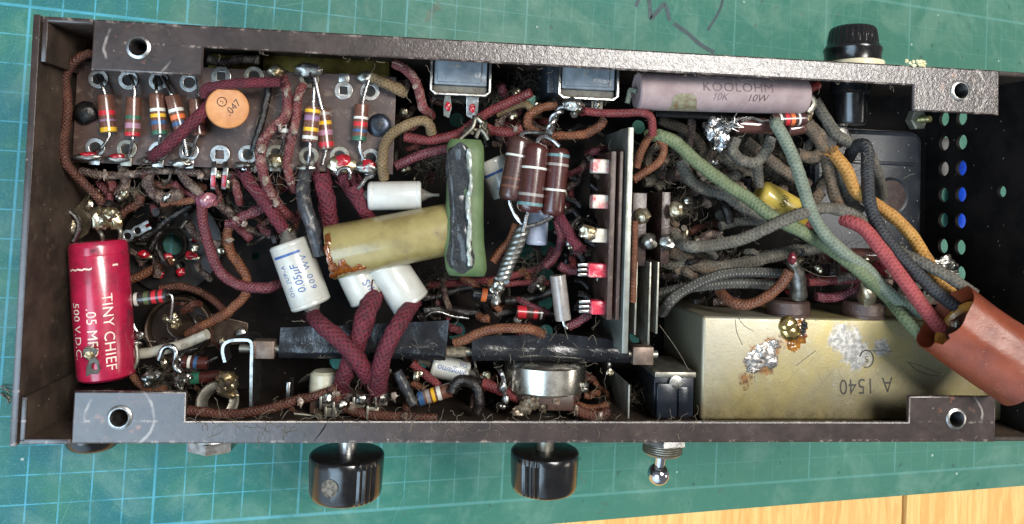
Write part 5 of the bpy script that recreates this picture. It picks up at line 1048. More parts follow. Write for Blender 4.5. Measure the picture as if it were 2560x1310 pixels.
m = MB(); text_cyl(m, '10W', .32, c0, d, r, -.20, .95, .25, 1.05); part(t, 'printed_rating', m, mat('dark_brown_print', C(66, 48, 44), C(88, 68, 64), 7, .6, 0, 0))
m = MB(); q = A(1707, 262, -.92); n_ = ((CAML - c0) - d * (CAML - c0).dot(d)).normalized(); b_ = n_.cross(d); vs = []; al0 = (q - a).dot(d)
for i in range(13):
    for j in range(5):
        x = -1 + i / 6; e = math.sqrt(max(0, 1 - x ** 4)) ; th = -1.2 + 1.15 * e * (j / 4) ; vs.append(a + d * (al0 + x * .48 + .1 * (1 - j / 4)) + (n_ * math.cos(th) + b_ * math.sin(th)) * (r + .014 + .01 * noise.noise(Vector((i, j, 2)))))
m.add(vs, [(i * 5 + j, i * 5 + j + 1, (i + 1) * 5 + j + 1, (i + 1) * 5 + j) for i in range(12) for j in range(4)]); part(t, 'chipped_patch', m, mat('chipped_enamel', C(150, 144, 118), C(112, 104, 82), 5, .4, .3, .5, 9, dirt=C(132, 86, 56), damt=.42))
m = MB(); tube(m, spline(P([(2008, 240, -1.3), (2026, 244), (2032, 262), (2018, 282)], -1.3), 5), PX(b, 9), 10, jit=.3); part(t, 'lead', m, DULL)
m = MB(); tube(m, spline(P([(1592, 228, -1.3), (1576, 224), (1572, 240), (1568, 258)], -1.4), 5), PX(a, 6), 10, jit=.3); part(t, 'lead', m, CTL)
m = MB(); tube(m, [A(2014, 226, -1.4), A(2046, 212, -1.4)], PX(b, 12), 12); single('tubing_piece', 'short dark red glossy tubing at the right end of the mauve resistor', 'tubing', m, mat('oxblood_tubing', C(122, 38, 36), C(90, 24, 26), 3, .2, 0, .1, coat=.6))
blobs('solder_joint', 'tall silver and amber joint below the right end of the mauve resistor', [(2020, 280, 12, 22), (2030, 262, 11, 12), (2012, 296, 12, 10)], GOLDS, z=-1.5, amp=.35)
resistor('small dark resistor with white, red and orange bands below the mauve resistor', 1930, 300, 2012, 297, 16, -1.35, [(.22, .07, 'w'), (.42, .13, 'r'), (.58, .12, 'o'), (.78, .06, 'w')], 'd', leads=[[(1905, 303), (1878, 295), (1854, 303)]], rounded=.04)
GLS = mat('brown_glazed_tube', C(84, 52, 46), C(56, 34, 32), 2, .14, 0, .15, 6, coat=.8, dirt=C(108, 84, 72), damt=.34)
for u0, v0, u1, v1, rp, lb in ((1838, 312, 1935, 316, 21, 'glossy brown glazed tube beside the large ragged silver joint'), (1966, 326, 2010, 318, 17, 'short glossy brown tube below the small red and orange banded resistor')):
    a, b = A(u0, v0, -1.7), A(u1, v1, -1.7); m = MB(); lathe(m, a, b - a, rnd_prof((b - a).length, PX(a, rp), .08), 28); single('glazed_tube', lb, 'tube', m, GLS)
t = thing('ragged_solder_joint', 'large ragged silver solder lump with torn wire strands below the mauve resistor', 'solder joint', A(1798, 332, -1.6))
m = MB()
for i, q in enumerate(((1786, 322, 24, 28), (1800, 344, 24, 26), (1812, 318, 18, 16), (1826, 308, 16, 12), (1794, 362, 16, 18))): c = A(q[0], q[1], -1.6); k = PX(c, 1); blob(m, c, (q[2] * k, q[3] * k, .22), i * 3.3, .5, 1.8)
part(t, 'solder_lump', m, mat('bright_ragged_solder', C(190, 190, 190), C(96, 96, 98), 2.5, .2, 1, .4, 4, dirt=C(48, 42, 40), damt=.42, dist=.001))
m = MB(); rng = random.Random(5)
for i in range(18):
    s = A(1812 + rng.uniform(-14, 18), 314 + rng.uniform(-12, 12), -1.4); e = s + Vector((rng.uniform(-.2, .6), rng.uniform(-.25, .4), rng.uniform(0, .25))); tube(m, [s, (s + e) / 2 + Vector((0, 0, .08)), e], [.02, .02, .008], 5)
part(t, 'torn_strands', m, STEEL)
# the flat shelf edge below the power resistor
m = MB(); p, q = A(1640, 284, -2.4), A(1940, 287, -2.4); bx(m, p.x, q.x, p.y - .1, p.y + .16, -2.6, -2.4, .03); single('mounting_strip', 'dark mounting strip under the mauve power resistor', 'strip', m, mat('grimy_black_steel', C(44, 40, 38), C(26, 24, 24), 3, .4, .4, .2))
# fuse holder through the rear wall
zf = -2.3; p = Ay(2128, 252, 5.0)
xf = A(2126, 240, zf).x; 
t = thing('fuse_holder', 'black ribbed fuse holder through the rear wall with a cream washer', 'fuse holder', (xf, 5.9, zf))
def rib(a, i): return 1 - .045 * (.5 + .5 * math.sin(a * 26)) * (1 if 3 <= i <= 6 else 0)
xo = A(2135, 118, zf).x; k = .0135
kf = PX(Vector((xf, 6.8, zf)), 1)
m = MB(); lathe(m, (xf + .05, 6.86, zf), (0, 1, 0), [(0, 64 * kf), (.02, 65 * kf), (.05, 63 * kf), (.09, 61 * kf), (.3, 59 * kf), (.56, 56 * kf), (.66, 52 * kf), (.7, 46 * kf), (.71, 0)], 156, flute=rib); part(t, 'ribbed_cap', m, BAKE, smooth=40)
m = MB(); lathe(m, (xf + .05, 6.36, zf), (0, 1, 0), [(0, 66 * kf), (.3, 67 * kf), (.36, 69 * kf), (.44, 69 * kf), (.5, 65 * kf), (.5, 30 * kf)], 48); part(t, 'collar', m, BAKE)
m = MB(); lathe(m, (xf + .16, 5.87, zf), (0, 1, 0), [(0, 60 * kf), (.2, 64 * kf), (.44, 67 * kf), (.48, 66 * kf), (.49, 40 * kf)], 48); part(t, 'cream_washer', m, mat('cream_rubber', C(226, 218, 188), C(206, 196, 160), 2, .5, 0, .08))
m = MB(); lathe(m, (xf, 5.62, zf), (0, -1, 0), [(0, .66), (.3, .66), (.34, .62), (.4, .55), (.44, .54), (1.36, .53), (1.42, .49), (1.44, .3), (1.44, 0)], 48); part(t, 'inner_barrel', m, BAKE)
m = MB(); q = A(2110, 330, -2.9); box(m, q, ((-.35, 1, 0), (1, .35, 0), XYZ[2]), (.75, .32, .06), .015); o = part(t, 'terminal_lug', m, STEEL)
m = MB(); blob(m, (xf, 5.5, zf), .1, 1, .1); 
crumb = MB(); rng = random.Random(3)
for i in range(14): q = Vector((A(2288, 158, 0).x + rng.uniform(-.32, .36), 5.92 + rng.uniform(-.06, .1), rng.uniform(0, .12))); blob(crumb, q, (rng.uniform(.04, .12), rng.uniform(.03, .06), rng.uniform(.02, .06)), i, .6, 1.5, sub=2)
single('paper_scrap', 'tiny torn cream scrap on the rear edge beside the fuse holder', 'scrap', crumb, mat('torn_cream_paper', C(222, 212, 172), C(190, 176, 130), 6, .8))

# gilt metal can
t = thing('metal_can', 'gold coloured rectangular metal can stamped A 1540 inside the right end', 'can', A(2080, 910, -1.6))
def onT0(u, v): q = A(u, v, -1.5) - A(2080, 910, -1.6); return (q.x, q.y)
def gilt():
    n = N('gilt_passivated_steel'); x, y, z = n.sep(n.co)
    c = n.mix(n.ramp(n.noise(.45, 4), .35, .65), C(152, 139, 94), C(136, 128, 102))
    c = n.mix(n.ramp(n.noise(2.2, 7, .75), .52, .72), c, C(160, 152, 124))
    stain = n.math('MULTIPLY', n.ramp(n.noise(9, 6, .8), .58, .64), n.ramp(n.noise(1.1, 3), .45, .62)); c = n.mix(n.math('MULTIPLY', stain, .7), c, C(82, 66, 36))
    bare = n.math('MULTIPLY', n.ramp(n.noise(5, 5, .8), .6, .66), n.ramp(n.noise(.8, 2), .5, .6)); c = n.mix(bare, c, C(150, 150, 152))
    def scr(sx, sy, rot, th):
        mp = n.t.nodes.new('ShaderNodeMapping'); mp.inputs['Rotation'].default_value = (0, 0, rot); n.l(n.co, mp.inputs[0]); m2 = n.t.nodes.new('ShaderNodeMapping'); m2.inputs['Scale'].default_value = (sx, sy, 1); n.l(mp.outputs[0], m2.inputs[0]); return n.math('GREATER_THAN', n.noise(1.0, 2, .5, m2.outputs[0]), th)
    s = n.math('MAXIMUM', scr(14, .5, .7, .685), n.math('MAXIMUM', scr(16, .6, -.4, .69), scr(18, .7, 1.5, .695))); c = n.mix(n.math('MULTIPLY', s, .42), c, C(104, 94, 70))
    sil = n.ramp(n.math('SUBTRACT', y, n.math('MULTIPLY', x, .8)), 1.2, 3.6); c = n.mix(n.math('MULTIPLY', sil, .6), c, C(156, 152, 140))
    def spot(u, v, r, sof, sc=2.2, wob=.5):
        q = onT0(u, v); d_ = n.math('SQRT', n.math('ADD', n.math('POWER', n.math('SUBTRACT', x, q[0]), 2.0), n.math('POWER', n.math('SUBTRACT', y, q[1]), 2.0)))
        return n.math('SUBTRACT', 1.0, n.ramp(n.math('ADD', d_, n.math('MULTIPLY_ADD', n.noise(sc, 6, .75), wob * 2, -wob)), r - sof, r + sof))
    g = n.math('MAXIMUM', spot(2112, 850, .52, .1, 3, .75), n.math('MAXIMUM', spot(2140, 890, .5, .1, 3, .7), spot(2206, 868, .26, .1, 3, .5)))
    c = n.mix(n.math('MULTIPLY', g, .9), c, n.mix(n.ramp(n.noise(7, 6, .8), .42, .6), C(112, 114, 116), C(172, 170, 166)))
    rg = n.math('MAXIMUM', spot(1904, 900, .5, .12, 3.5, .6), n.math('MAXIMUM', spot(1862, 950, .2, .1, 4, .5), spot(1932, 866, .3, .1, 4, .5))); c = n.mix(n.math('MULTIPLY', rg, .85), c, n.mix(n.ramp(n.noise(8, 5, .7), .4, .6), C(74, 42, 24), C(140, 92, 44)))
    am = n.math('MAXIMUM', spot(1984, 850, .26, .08, 4, .4), spot(1996, 808, .24, .08, 4, .3)); c = n.mix(n.math('MULTIPLY', am, .85), c, C(150, 96, 20))
    gr = n.math('MULTIPLY', n.ramp(n.math('SUBTRACT', -1.0, y), .2, .75), n.ramp(n.noise(2.6, 6, .75), .4, .6)); c = n.mix(n.math('MULTIPLY', gr, .55), c, C(84, 70, 44))
    dots = n.math('LESS_THAN', n.voro(4.5), .06); c = n.mix(dots, c, C(56, 46, 30))
    return n.out(c, n.math('MULTIPLY_ADD', n.noise(3, 5), .25, .32), .55, n.bump(n.noise(10, 5), .15, .0003))
GILT = gilt()
p, q = A(1757, 790, -1.5), A(2538, 1072, -1.55); zt = -1.5; x0, x1 = p.x, q.x; y1, y0 = p.y, A(2000, 1072, -1.5).y; y0 = max(y0, -5.66)
m = MB(); bx(m, x0, x1, y0, y1, ZF + .07, zt, .12, seg=4); part(t, 'can_body', m, GILT)
INK2 = mat('black_stamp_ink', C(36, 33, 28), C(66, 60, 50), 9, .5, 0, 0)
def onT(u, v): q = A(u, v, zt); return Vector((q.x, q.y, zt + .004))
ex = (onT(2090, 968) - onT(2230, 962)).normalized(); ey = XYZ[2].cross(ex)
m = MB(); text_flat(m, '1540', .72, onT(2142, 964), ex, ey, 0, .82, space=1.06); text_flat(m, 'A', .72, onT(2218, 960), ex, ey, 0, .8)
c = onT(2166, 897); e2 = [c + Vector((.24 * math.cos(x * .2 - 1.9), .28 * math.sin(x * .2 - 1.9), 0)) for x in range(25)]; tube(m, e2, .024, 5, False); text_flat(m, '5', .3, c, ex, ey)
part(t, 'stamped_mark', m, INK2)
def smear(lst, mt, nm, h=.02, am=.7):
    m = MB()
    for i, (u, v, rx, ry) in enumerate(lst): c = onT(u, v); k = PX(c, 1); blob(m, c, (rx * k, ry * k, h), u * .3 + i, am, 2.2 if am > .3 else .8, sub=4)
    return part(t, nm, m, mt, smooth=60)
GLUE = mat('grey_glue_residue', C(150, 148, 142), C(108, 108, 108), 4, .6, .2, .6, 10, dirt=C(96, 96, 98), damt=.36)
smear([(1890, 900, 28, 22), (1912, 886, 30, 26), (1926, 902, 18, 16), (1934, 860, 14, 12), (1882, 924, 16, 8)], mat('chalky_solder', C(170, 166, 162), C(120, 114, 108), 3, .42, .85, .2, 4, dirt=C(112, 80, 60), damt=.3, dist=.0008), 'solder_patch', .07, .45)
smear([(1970, 812, 24, 22), (1976, 830, 26, 24)], mat('gilt_blob', C(216, 196, 132), C(170, 140, 80), 2, .16, .95, .1, 4), 'gilt_solder_blob', .2, .12)
smear([(1990, 842, 22, 22), (1982, 866, 14, 12), (1998, 818, 16, 20)], FLUX, 'amber_flux', .04); smear([(2008, 818, 8, 15)], TAR, 'burnt_drop', .12)
m = MB()
for pp in ([(2272, 906), (2290, 924), (2320, 936), (2350, 940)], [(2266, 904), (2300, 914), (2350, 934)], [(1838, 798), (1842, 830), (1856, 862)], [(1720, 800)] and [(1846, 796), (1862, 815), (1884, 828)], [(2160, 876), (2230, 878)], [(1990, 914), (2040, 876)]):
    tube(m, spline([onT(u, v) - Vector((0, 0, .003)) for u, v in pp], 5), .012, 4)
part(t, 'scratch_mark', m, INK2)
# its two terminals on the far side
for u, v, w_, lb in ((1977, 764, 53, 'phenolic collar under the maroon tipped lug'), (2166, 776, 52, 'phenolic collar with the burnt joint')):
    q = A(u, v, -1.95); r = PX(q, w_); m = MB(); lathe(m, (q.x, y1 - .02, -2.15), (0, 1, 0), [(0, r * 1.02), (.08, r * 1.04), (.1, r), (.46, r * .98), (.52, r * .9), (.52, 0)], 36); part(t, 'terminal_collar', m, PHEN, lb)
m = MB(); pts = P([(1994, 742, -1.6), (1996, 712, -1.4), (1990, 680, -1.2), (1982, 654, -1.05), (1982, 640, -1.0)], -1.2); tube(m, spline(pts, 4), [PX(pts[0], x) for x in (22, 20, 18, 15, 8)], 14, jit=.2); o = part(t, 'bent_lug', m, SOLDER, 'silvered bent lug with maroon tip')
m = MB(); blob(m, A(1981, 646, -.85), (.13, .2, .14), 3, .2); m.build('maroon_tip', mat('maroon_sealing', C(112, 34, 44), C(84, 26, 34), 3, .25, 0, .2, coat=.5), o, ORI[t.name])
m = MB(); pts = P([(2168, 748, -1.7), (2166, 728, -1.5), (2156, 706, -1.5)], -1.5); tube(m, spline(pts, 4), [PX(pts[0], x) for x in (24, 18, 8)], 12, jit=.3); part(t, 'burnt_lug', m, GOLDS)
# toggle switch
zs = -2.2; xs = A(1660, 1100, zs).x
t = thing('toggle_switch', 'toggle switch with chromed ball lever outside and blue black body inside', 'switch', (xs, -5.9, zs))
p, q = A(1634, 1050, -1.5), A(1737, 934, -1.5)
m = MB(); bx(m, p.x, q.x, -5.55, q.y - .12, -4.0, -1.55, .04); bx(m, p.x + .05, (p.x * .45 + q.x * .55), -5.55, q.y - .3, -1.6, -1.38, .05); bx(m, (p.x * .4 + q.x * .6), q.x - .18, -5.55, q.y - .42, -1.6, -1.46, .04); part(t, 'switch_body', m, mat('blue_black_body', C(38, 44, 54), C(26, 30, 38), 1, .25, .2, .1, 12, dirt=C(70, 68, 62), damt=.25))
m = MB(); bx(m, p.x - .02, q.x + .02, q.y - .12, q.y + .06, -4.0, -1.42, .03); part(t, 'metal_top', m, DULL)
m = MB(); lathe(m, A(1690, 957, -1.4) - Vector((0, 0, .06)), XYZ[2], [(0, .22), (.07, .22), (.08, .18)], 24); part(t, 'rivet', m, STEEL)
m = MB(); lathe(m, (xs, -5.87, zs), (0, -1, 0), [(0, .6), (.3, .7), (.66, .78), (.7, .7), (.7, .3)], 6, ph=0.0); part(t, 'hex_nut', m, STEEL, smooth=20)
m = MB(); pr = [(0, .56)]
for i in range(4): pr += [(.02 + i * .07, .56), (.05 + i * .07, .52), (.07 + i * .07, .56)]
lathe(m, (xs - .05, -6.56, zs), (0, -1, 0), [(q[0], q[1] * 1.15) for q in pr] + [(.36, .56), (.36, .2)], 36); part(t, 'threaded_bush', m, DULL)
a = Vector((xs - .08, -6.7, zs)); bq = A(1646, 1185, -2.4); dd = (bq - a); L = dd.length; dd.normalize()
m = MB(); rb = PX(bq, 27); pr = [(0, .2), (L - rb * .95, .17)]
for i in range(3, 21): th = math.pi * i / 20; pr.append((L - rb * math.cos(th), rb * math.sin(th)))
lathe(m, a, dd, pr, 40); part(t, 'ball_lever', m, mat('polished_chrome', C(206, 208, 214), C(190, 192, 198), 2, .1, 1, .02, 20, rvar=.05), smooth=60)
# cardboard wrapped capacitor
t = thing('cardboard_capacitor', 'rust red cardboard capacitor tube running out of the lower right corner', 'capacitor', A(2420, 860, .2))
a = A(2364, 792, .45); b = A(2566, 938, 1.0); d = (b - a).normalized(); L = (b - a).length; r = PX(a, 93)
CARD = mat('rust_red_cardboard', C(126, 58, 32), C(98, 42, 24), .8, .42, 0, .5, 4, dirt=C(142, 78, 48), damt=.36, dscale=1.4, speck=C(190, 140, 110), samt=.05, sscale=5)
m = MB(); T1 = [a + d * L * i / 20 for i in range(21)]; k0 = len(m.v)
seg = 56; n_ = ((CAML - a) - d * (CAML - a).dot(d)).normalized(); b_ = d.cross(n_); vs = []
for i in range(21):
    for j in range(seg):
        th = 2 * math.pi * j / seg; cut = .16 * noise.noise(Vector((math.cos(th) * 1.6, math.sin(th) * 1.6, 4))) + (.22 if abs(th - 0.55) < .14 else 0)
        x = max(L * i / 20, 0) + (cut if i == 0 else 0)
        rr = r * (1 + .05 * noise.noise(Vector((math.cos(th) * 1.2, math.sin(th) * 1.2, x * .5))) - .06 * math.exp(-((th - 5.9) / .22) ** 2) - .035 * math.exp(-((math.sin(th * 1.0 - .5 + x * .25)) / .12) ** 2) + .012 * noise.noise(Vector((math.cos(th) * 4, math.sin(th) * 4, x * 2.2))))
        vs.append(a + d * x + (n_ * math.cos(th) * .88 + b_ * math.sin(th) * 1.02) * rr)
fs = [(i * seg + j, i * seg + (j + 1) % seg, (i + 1) * seg + (j + 1) % seg, (i + 1) * seg + j) for i in range(20) for j in range(seg)]
m.add(vs, fs); vs2 = []
for i in range(21):
    for j in range(seg): q = vs[i * seg + j]; c = a + d * (q - a).dot(d); vs2.append(c + (q - c) * .97)
m.add(vs2, [f[::-1] for f in fs]); m.add(vs[:seg] + vs2[:seg], [(j, (j + 1) % seg, seg + (j + 1) % seg, seg + j) for j in range(seg)])
part(t, 'cardboard_sleeve', m, CARD, smooth=60)
FIB = mat('ochre_waxed_fibre', C(198, 146, 66), C(160, 108, 42), 2, .35, 0, .2, 9, dirt=C(84, 54, 28), damt=.36, coat=.3)
m = MB(); lathe(m, a + d * .55, -d, [(0, r * .8), (.14, r * .79), (.2, r * .75), (.16, r * .66), (.02, r * .62), (-.1, r * .56), (-.1, 0)], 44); part(t, 'fibre_washer', m, FIB)
m = MB(); lathe(m, a + d * .55, -d, [(0, r * .46), (.1, r * .46), (.14, r * .4), (.08, r * .3), (.08, 0)], 32); part(t, 'inner_roll', m, mat('dark_wound_paper', C(86, 58, 40), C(48, 34, 26), 4, .4, 0, .3)); m = MB(); blob(m, a + d * .38, .16, 4, .3); part(t, 'solder_pip', m, SOLDER)

# yellow capacitor
t = thing('film_capacitor', 'small yellow capacitor printed 000 400 lying under the grey and green wires', 'capacitor', A(1953, 510, -2.2))
a, b = A(1894, 480, -2.3), A(2012, 546, -2.3); d = (b - a).normalized(); L = (b - a).length; r = PX(a, 37)
m = MB(); lathe(m, a, d, rnd_prof(L, r, .22), 40); part(t, 'capacitor_body', m, mat('mustard_dipped_plastic', C(192, 168, 78), C(168, 142, 58), 1, .28, 0, .1, 8, dirt=C(132, 108, 52), damt=.3, coat=.4))
m = MB(); c0 = (a + b) / 2; cr = d.cross(((CAML - c0) - d * (CAML - c0).dot(d)).normalized())
vsx = [('000', .3, .3, -.16), ('400', .28, -.1, .32), ('%', .26, -.34, -.22)]
n_ = ((CAML - c0) - d * (CAML - c0).dot(d)).normalized()
for s, sz, tt, al in vsx:
    v_, f_ = text_mesh(s, sz, 0, 1, 2); bb = n_.cross(d); out = []
    for x, y in v_: th = (x + tt * .6) / r; out.append(c0 + d * (al - y) + (n_ * math.cos(th) + bb * math.sin(th)) * (r + .006))
    m.add(out, f_)
part(t, 'printed_value', m, mat('brown_print', C(78, 62, 34), None, 3, .6))

# big wires of the right hand end
wire('cloth_wire', 'long olive green cloth wire running diagonally to the cardboard capacitor', [(1622, 338, -2.0), (1650, 340), (1691, 358), (1743, 406), (1806, 454), (1870, 495), (1929, 541, -1.3), (2000, 576, -1.2), (2050, 606), (2112, 648, -1.1), (2166, 692, -1.0), (2222, 746), (2262, 794, -.9), (2304, 842, -.7)], 18, CGN, -1.6, .06, seg=16)
wire('cloth_wire', 'pale teal cloth wire crossing above the yellow capacitor', [(1940, 308, -1.2), (1944, 318), (1965, 354, -1.0), (1989, 410, -.9), (2009, 470, -.9), (2028, 529, -.9), (2062, 585, -.9), (2109, 630, -.9), (2166, 672, -1.0), (2213, 722, -1.2), (2262, 764, -1.2), (2306, 784, -1.0)], 17, CTL, -1, .06, seg=16, fray=[0])
wire('cloth_wire', 'faded red cloth wire entering the cardboard capacitor', [(2108, 548, -1.4), (2130, 556, -1.1), (2161, 573, -.9), (2204, 625, -.7), (2246, 682, -.5), (2284, 734, -.4), (2322, 786, -.3), (2376, 852, -.3)], 19, CRD, -.8, .05, seg=16)
wire('cloth_wire', 'black waxed wire looping over the transformer then into the cardboard tube mouth', [(2122, 394, -2.8), (2133, 374, -2.2), (2155, 360, -1.8), (2168, 376, -1.6), (2169, 437, -1.4), (2172, 496, -1.2), (2185, 540, -1.1), (2208, 584, -.9), (2246, 635, -.7), (2284, 674, -.5), (2331, 722, -.3), (2380, 760, -.2), (2434, 800, -.2)], 17, CBK, -1, .06, seg=16)
wire('cloth_wire', 'grey cloth wire turning black as it arches right to the upper rim of the tube', [(1686, 584, -2.2), (1700, 606, -1.9), (1730, 616), (1784, 612, -1.5), (1854, 598), (1917, 570, -1.1), (1965, 548, -1.0), (2010, 532, -.9), (2050, 521, -1.1), (2095, 524, -1.3), (2137, 540), (2175, 568, -1.3), (2213, 602, -1.2), (2254, 632, -.9), (2308, 658, -.5), (2369, 690, -.2), (2436, 736, 0)], 16, CGY, -1.3, .08, seg=16)
wire('cloth_wire', 'ochre yellow cloth wire with frayed end passing under the black wire to the tube', [(2084, 384, -1.8), (2115, 424, -1.6), (2140, 478, -1.6), (2190, 511, -1.7), (2237, 545, -1.6), (2280, 590, -1.5), (2308, 635, -1.3), (2334, 676, -1.2), (2362, 718, -1.0), (2398, 752, -.8)], 17, CYL, -1.5, .07, fray=[0], seg=16)
wire('cloth_wire', 'orange tan loop of cloth wire just right of the steel switch plate', [(1583, 450), (1612, 430), (1648, 404), (1659, 366), (1636, 338), (1618, 350), (1600, 386), (1590, 420)], 11, CLO, -1.6, .06)
for lb, pts, r, mt, z in (
    ('dusty grey wire leaving the mauve resistor joint toward the transformer', [(2036, 250), (2064, 296), (2090, 336), (2128, 358), (2150, 366)], 16, CGY, -2.2),
    ('dusty warm grey wire falling left of the ochre yellow wire', [(2008, 306, -1.8), (2038, 338), (2060, 376), (2071, 420), (2084, 478), (2096, 516)], 16, CGW, -2.1),
    ('dusty grey wire between the ochre yellow wire and the transformer', [(2094, 404), (2108, 456), (2124, 500), (2150, 530)], 17, CGY, -2.4),
    ('grey wire dropping into the hole of the transformer bell', [(2172, 380, -2), (2188, 420, -2.4), (2198, 452, -3.2), (2204, 490, -4.6)], 15, CGY, -3),
    ('grey looped wire hanging below the ragged silver lump', [(1840, 346), (1832, 376), (1852, 400), (1889, 406), (1914, 380), (1928, 344)], 15, CGY, -1.9),
    ('straight grey wire dropping from the loop to the yellow capacitor', [(1892, 404), (1896, 432), (1898, 470)], 14, CGY, -2.2),
    ('warm grey wire descending right behind the pale teal wire', [(1862, 352), (1917, 394), (1973, 436), (2022, 462)], 16, CGW, -2.8),
    ('grey wire loop right of the pale teal wire', [(1992, 384), (2028, 394), (2052, 376), (2048, 338), (2018, 308)], 16, CGW, -2.2),
    ('dusty wire descending under the olive green wire to the yellow capacitor', [(1702, 400), (1724, 448), (1762, 474), (1810, 484), (1862, 520), (1922, 546)], 16, CGY, -2.5),
    ('dark grey wire low between the arching grey wire and the green wire', [(1800, 566), (1840, 554), (1890, 552), (1940, 560)], 13, CGY, -3.0),
    ('thick dusty wire lying low below the arching grey wire', [(1690, 650), (1770, 668), (1850, 660), (1930, 640), (2000, 626), (2060, 614)], 18, CGY, -3.0),
    ('dusty wire curving from the dark wafer to the steel can', [(1672, 628), (1720, 650), (1764, 672), (1800, 690)], 16, CGW, -2.9),
    ('brown grey wire stub right behind the yellow capacitor', [(2020, 520), (2036, 500), (2052, 480)], 16, CGW, -2.4),
    ('maroon wire hidden behind the yellow capacitor', [(2004, 566), (2030, 560), (2050, 590), (2062, 604)], 15, CLR, -2.2),
    ('dusty grey wire across the dark space left of the green wire', [(1640, 470), (1690, 440), (1740, 456), (1790, 440)], 14, CGY, -3.6),
    ('dark wire falling from the mauve resistor toward the dark wafer', [(1730, 300), (1722, 360), (1700, 420), (1668, 460)], 12, CLK, -3.4),
    ('warm grey wire along the rear behind the ragged lump', [(1650, 300), (1720, 330), (1760, 380), (1740, 430)], 14, CGW, -3.5),
    ('dusty wire deep behind the loop of grey wire', [(1960, 470), (1930, 430), (1880, 440), (1840, 420), (1800, 380)], 15, CGY, -3.6)):
    wire('cloth_wire', lb, pts, r, mt, z, .12)
for lb, pts, z in (('upper dark tracer wire curving over the left end of the gold can', [(1655, 782, -2.6), (1672, 758), (1698, 734), (1758, 702), (1816, 684), (1890, 680), (1976, 686)], -1.9), ('middle dark tracer wire running right over the gold can', [(1640, 736, -2.6), (1704, 722), (1774, 713), (1849, 708), (1956, 714)], -2.1), ('dark tracer wire bending down beside the contact blades', [(1612, 860, -3), (1608, 810), (1618, 770), (1650, 740)], -2.6)):
    wire('tracer_wire', lb, pts, 14, CST, z, .06)
wire('cloth_wire', 'brown cloth wire rising to the maroon tipped lug', [(1798, 726, -2.4), (1826, 754, -1.7), (1866, 762, -1.4), (1912, 744, -1.2), (1950, 714, -1.1), (1974, 678, -1.0)], 14, CLO, -1.4, .08)
for lb, pts, r, mt in (('maroon wire running to the burnt lug behind the gold can', [(2040, 742), (2080, 744), (2120, 732), (2152, 714)], 12, CLP), ('dark red wire low behind the gold can', [(2020, 706), (2080, 702), (2140, 698), (2200, 700)], 11, CLR), ('short dark wire behind the burnt lug', [(2090, 700), (2140, 690), (2190, 676), (2230, 690)], 12, CLK)):
    wire('cloth_wire', lb, pts, r, mt, -2.4, .15)
blobs('red_tuft', 'frayed crimson wire tuft between the green and the red wire', [(2192, 676, 20, 18), (2206, 662, 14, 12), (2180, 692, 12, 12)], mat('crimson_frayed', C(156, 44, 54), C(96, 24, 34), 6, .6, 0, .9, 12), 'wire tuft', z=-2.0, amp=.8)
m = MB(); tube(m, [A(2040, 640, -3.4), A(2210, 640, -3.4)], .3, 16); single('glass_tube_part', 'dark glossy tube lying across beneath the green and red wires', 'tube', m, GLS)
t = thing('earth_lug', 'silver earth lug with solder lumps beside the vent holes', 'solder lug', A(2365, 662, -2.6))
m = MB()
for i, q in enumerate(((2366, 654, 18, 16), (2352, 668, 18, 12), (2380, 664, 12, 14), (2340, 656, 14, 9))): c = A(q[0], q[1], -2.5); k = PX(c, 1); blob(m, c, (q[2] * k, q[3] * k, .14), i * 2.2, .4)
part(t, 'solder_lump', m, SOLDER); m = MB(); c = A(2378, 682, -2.5); box(m, c, ((1, .1, 0), (-.1, 1, 0), XYZ[2]), (.55, .16, .06), .015); tube(m, P([(2360, 690, -2.45), (2380, 686, -2.4), (2400, 684, -2.4)]), .03, 7); part(t, 'lug_plate', m, STEEL)
t = thing('tag_strip', 'pale metal tag strip behind the black wires left of the tube mouth', 'tag strip', A(2290, 720, -2.4))
m = MB()
for u, v in ((2256, 722), (2300, 704), (2318, 740)): c = A(u, v, -2.3); plate(m, [[(-.2, -.3), (.2, -.3), (.2, .2), (.1, .34), (-.14, .3)], circ(0, .1, .07, 10)], c, (1, .2, 0), (-.2, 1, .3), .05, .01)
part(t, 'tag_lugs', m, DULL); m = MB(); p, q = A(2230, 742, -2.7), A(2350, 742, -2.7); bx(m, p.x, q.x, p.y - .25, p.y + .1, -3, -2.7, .04); part(t, 'strip_base', m, PHEN)

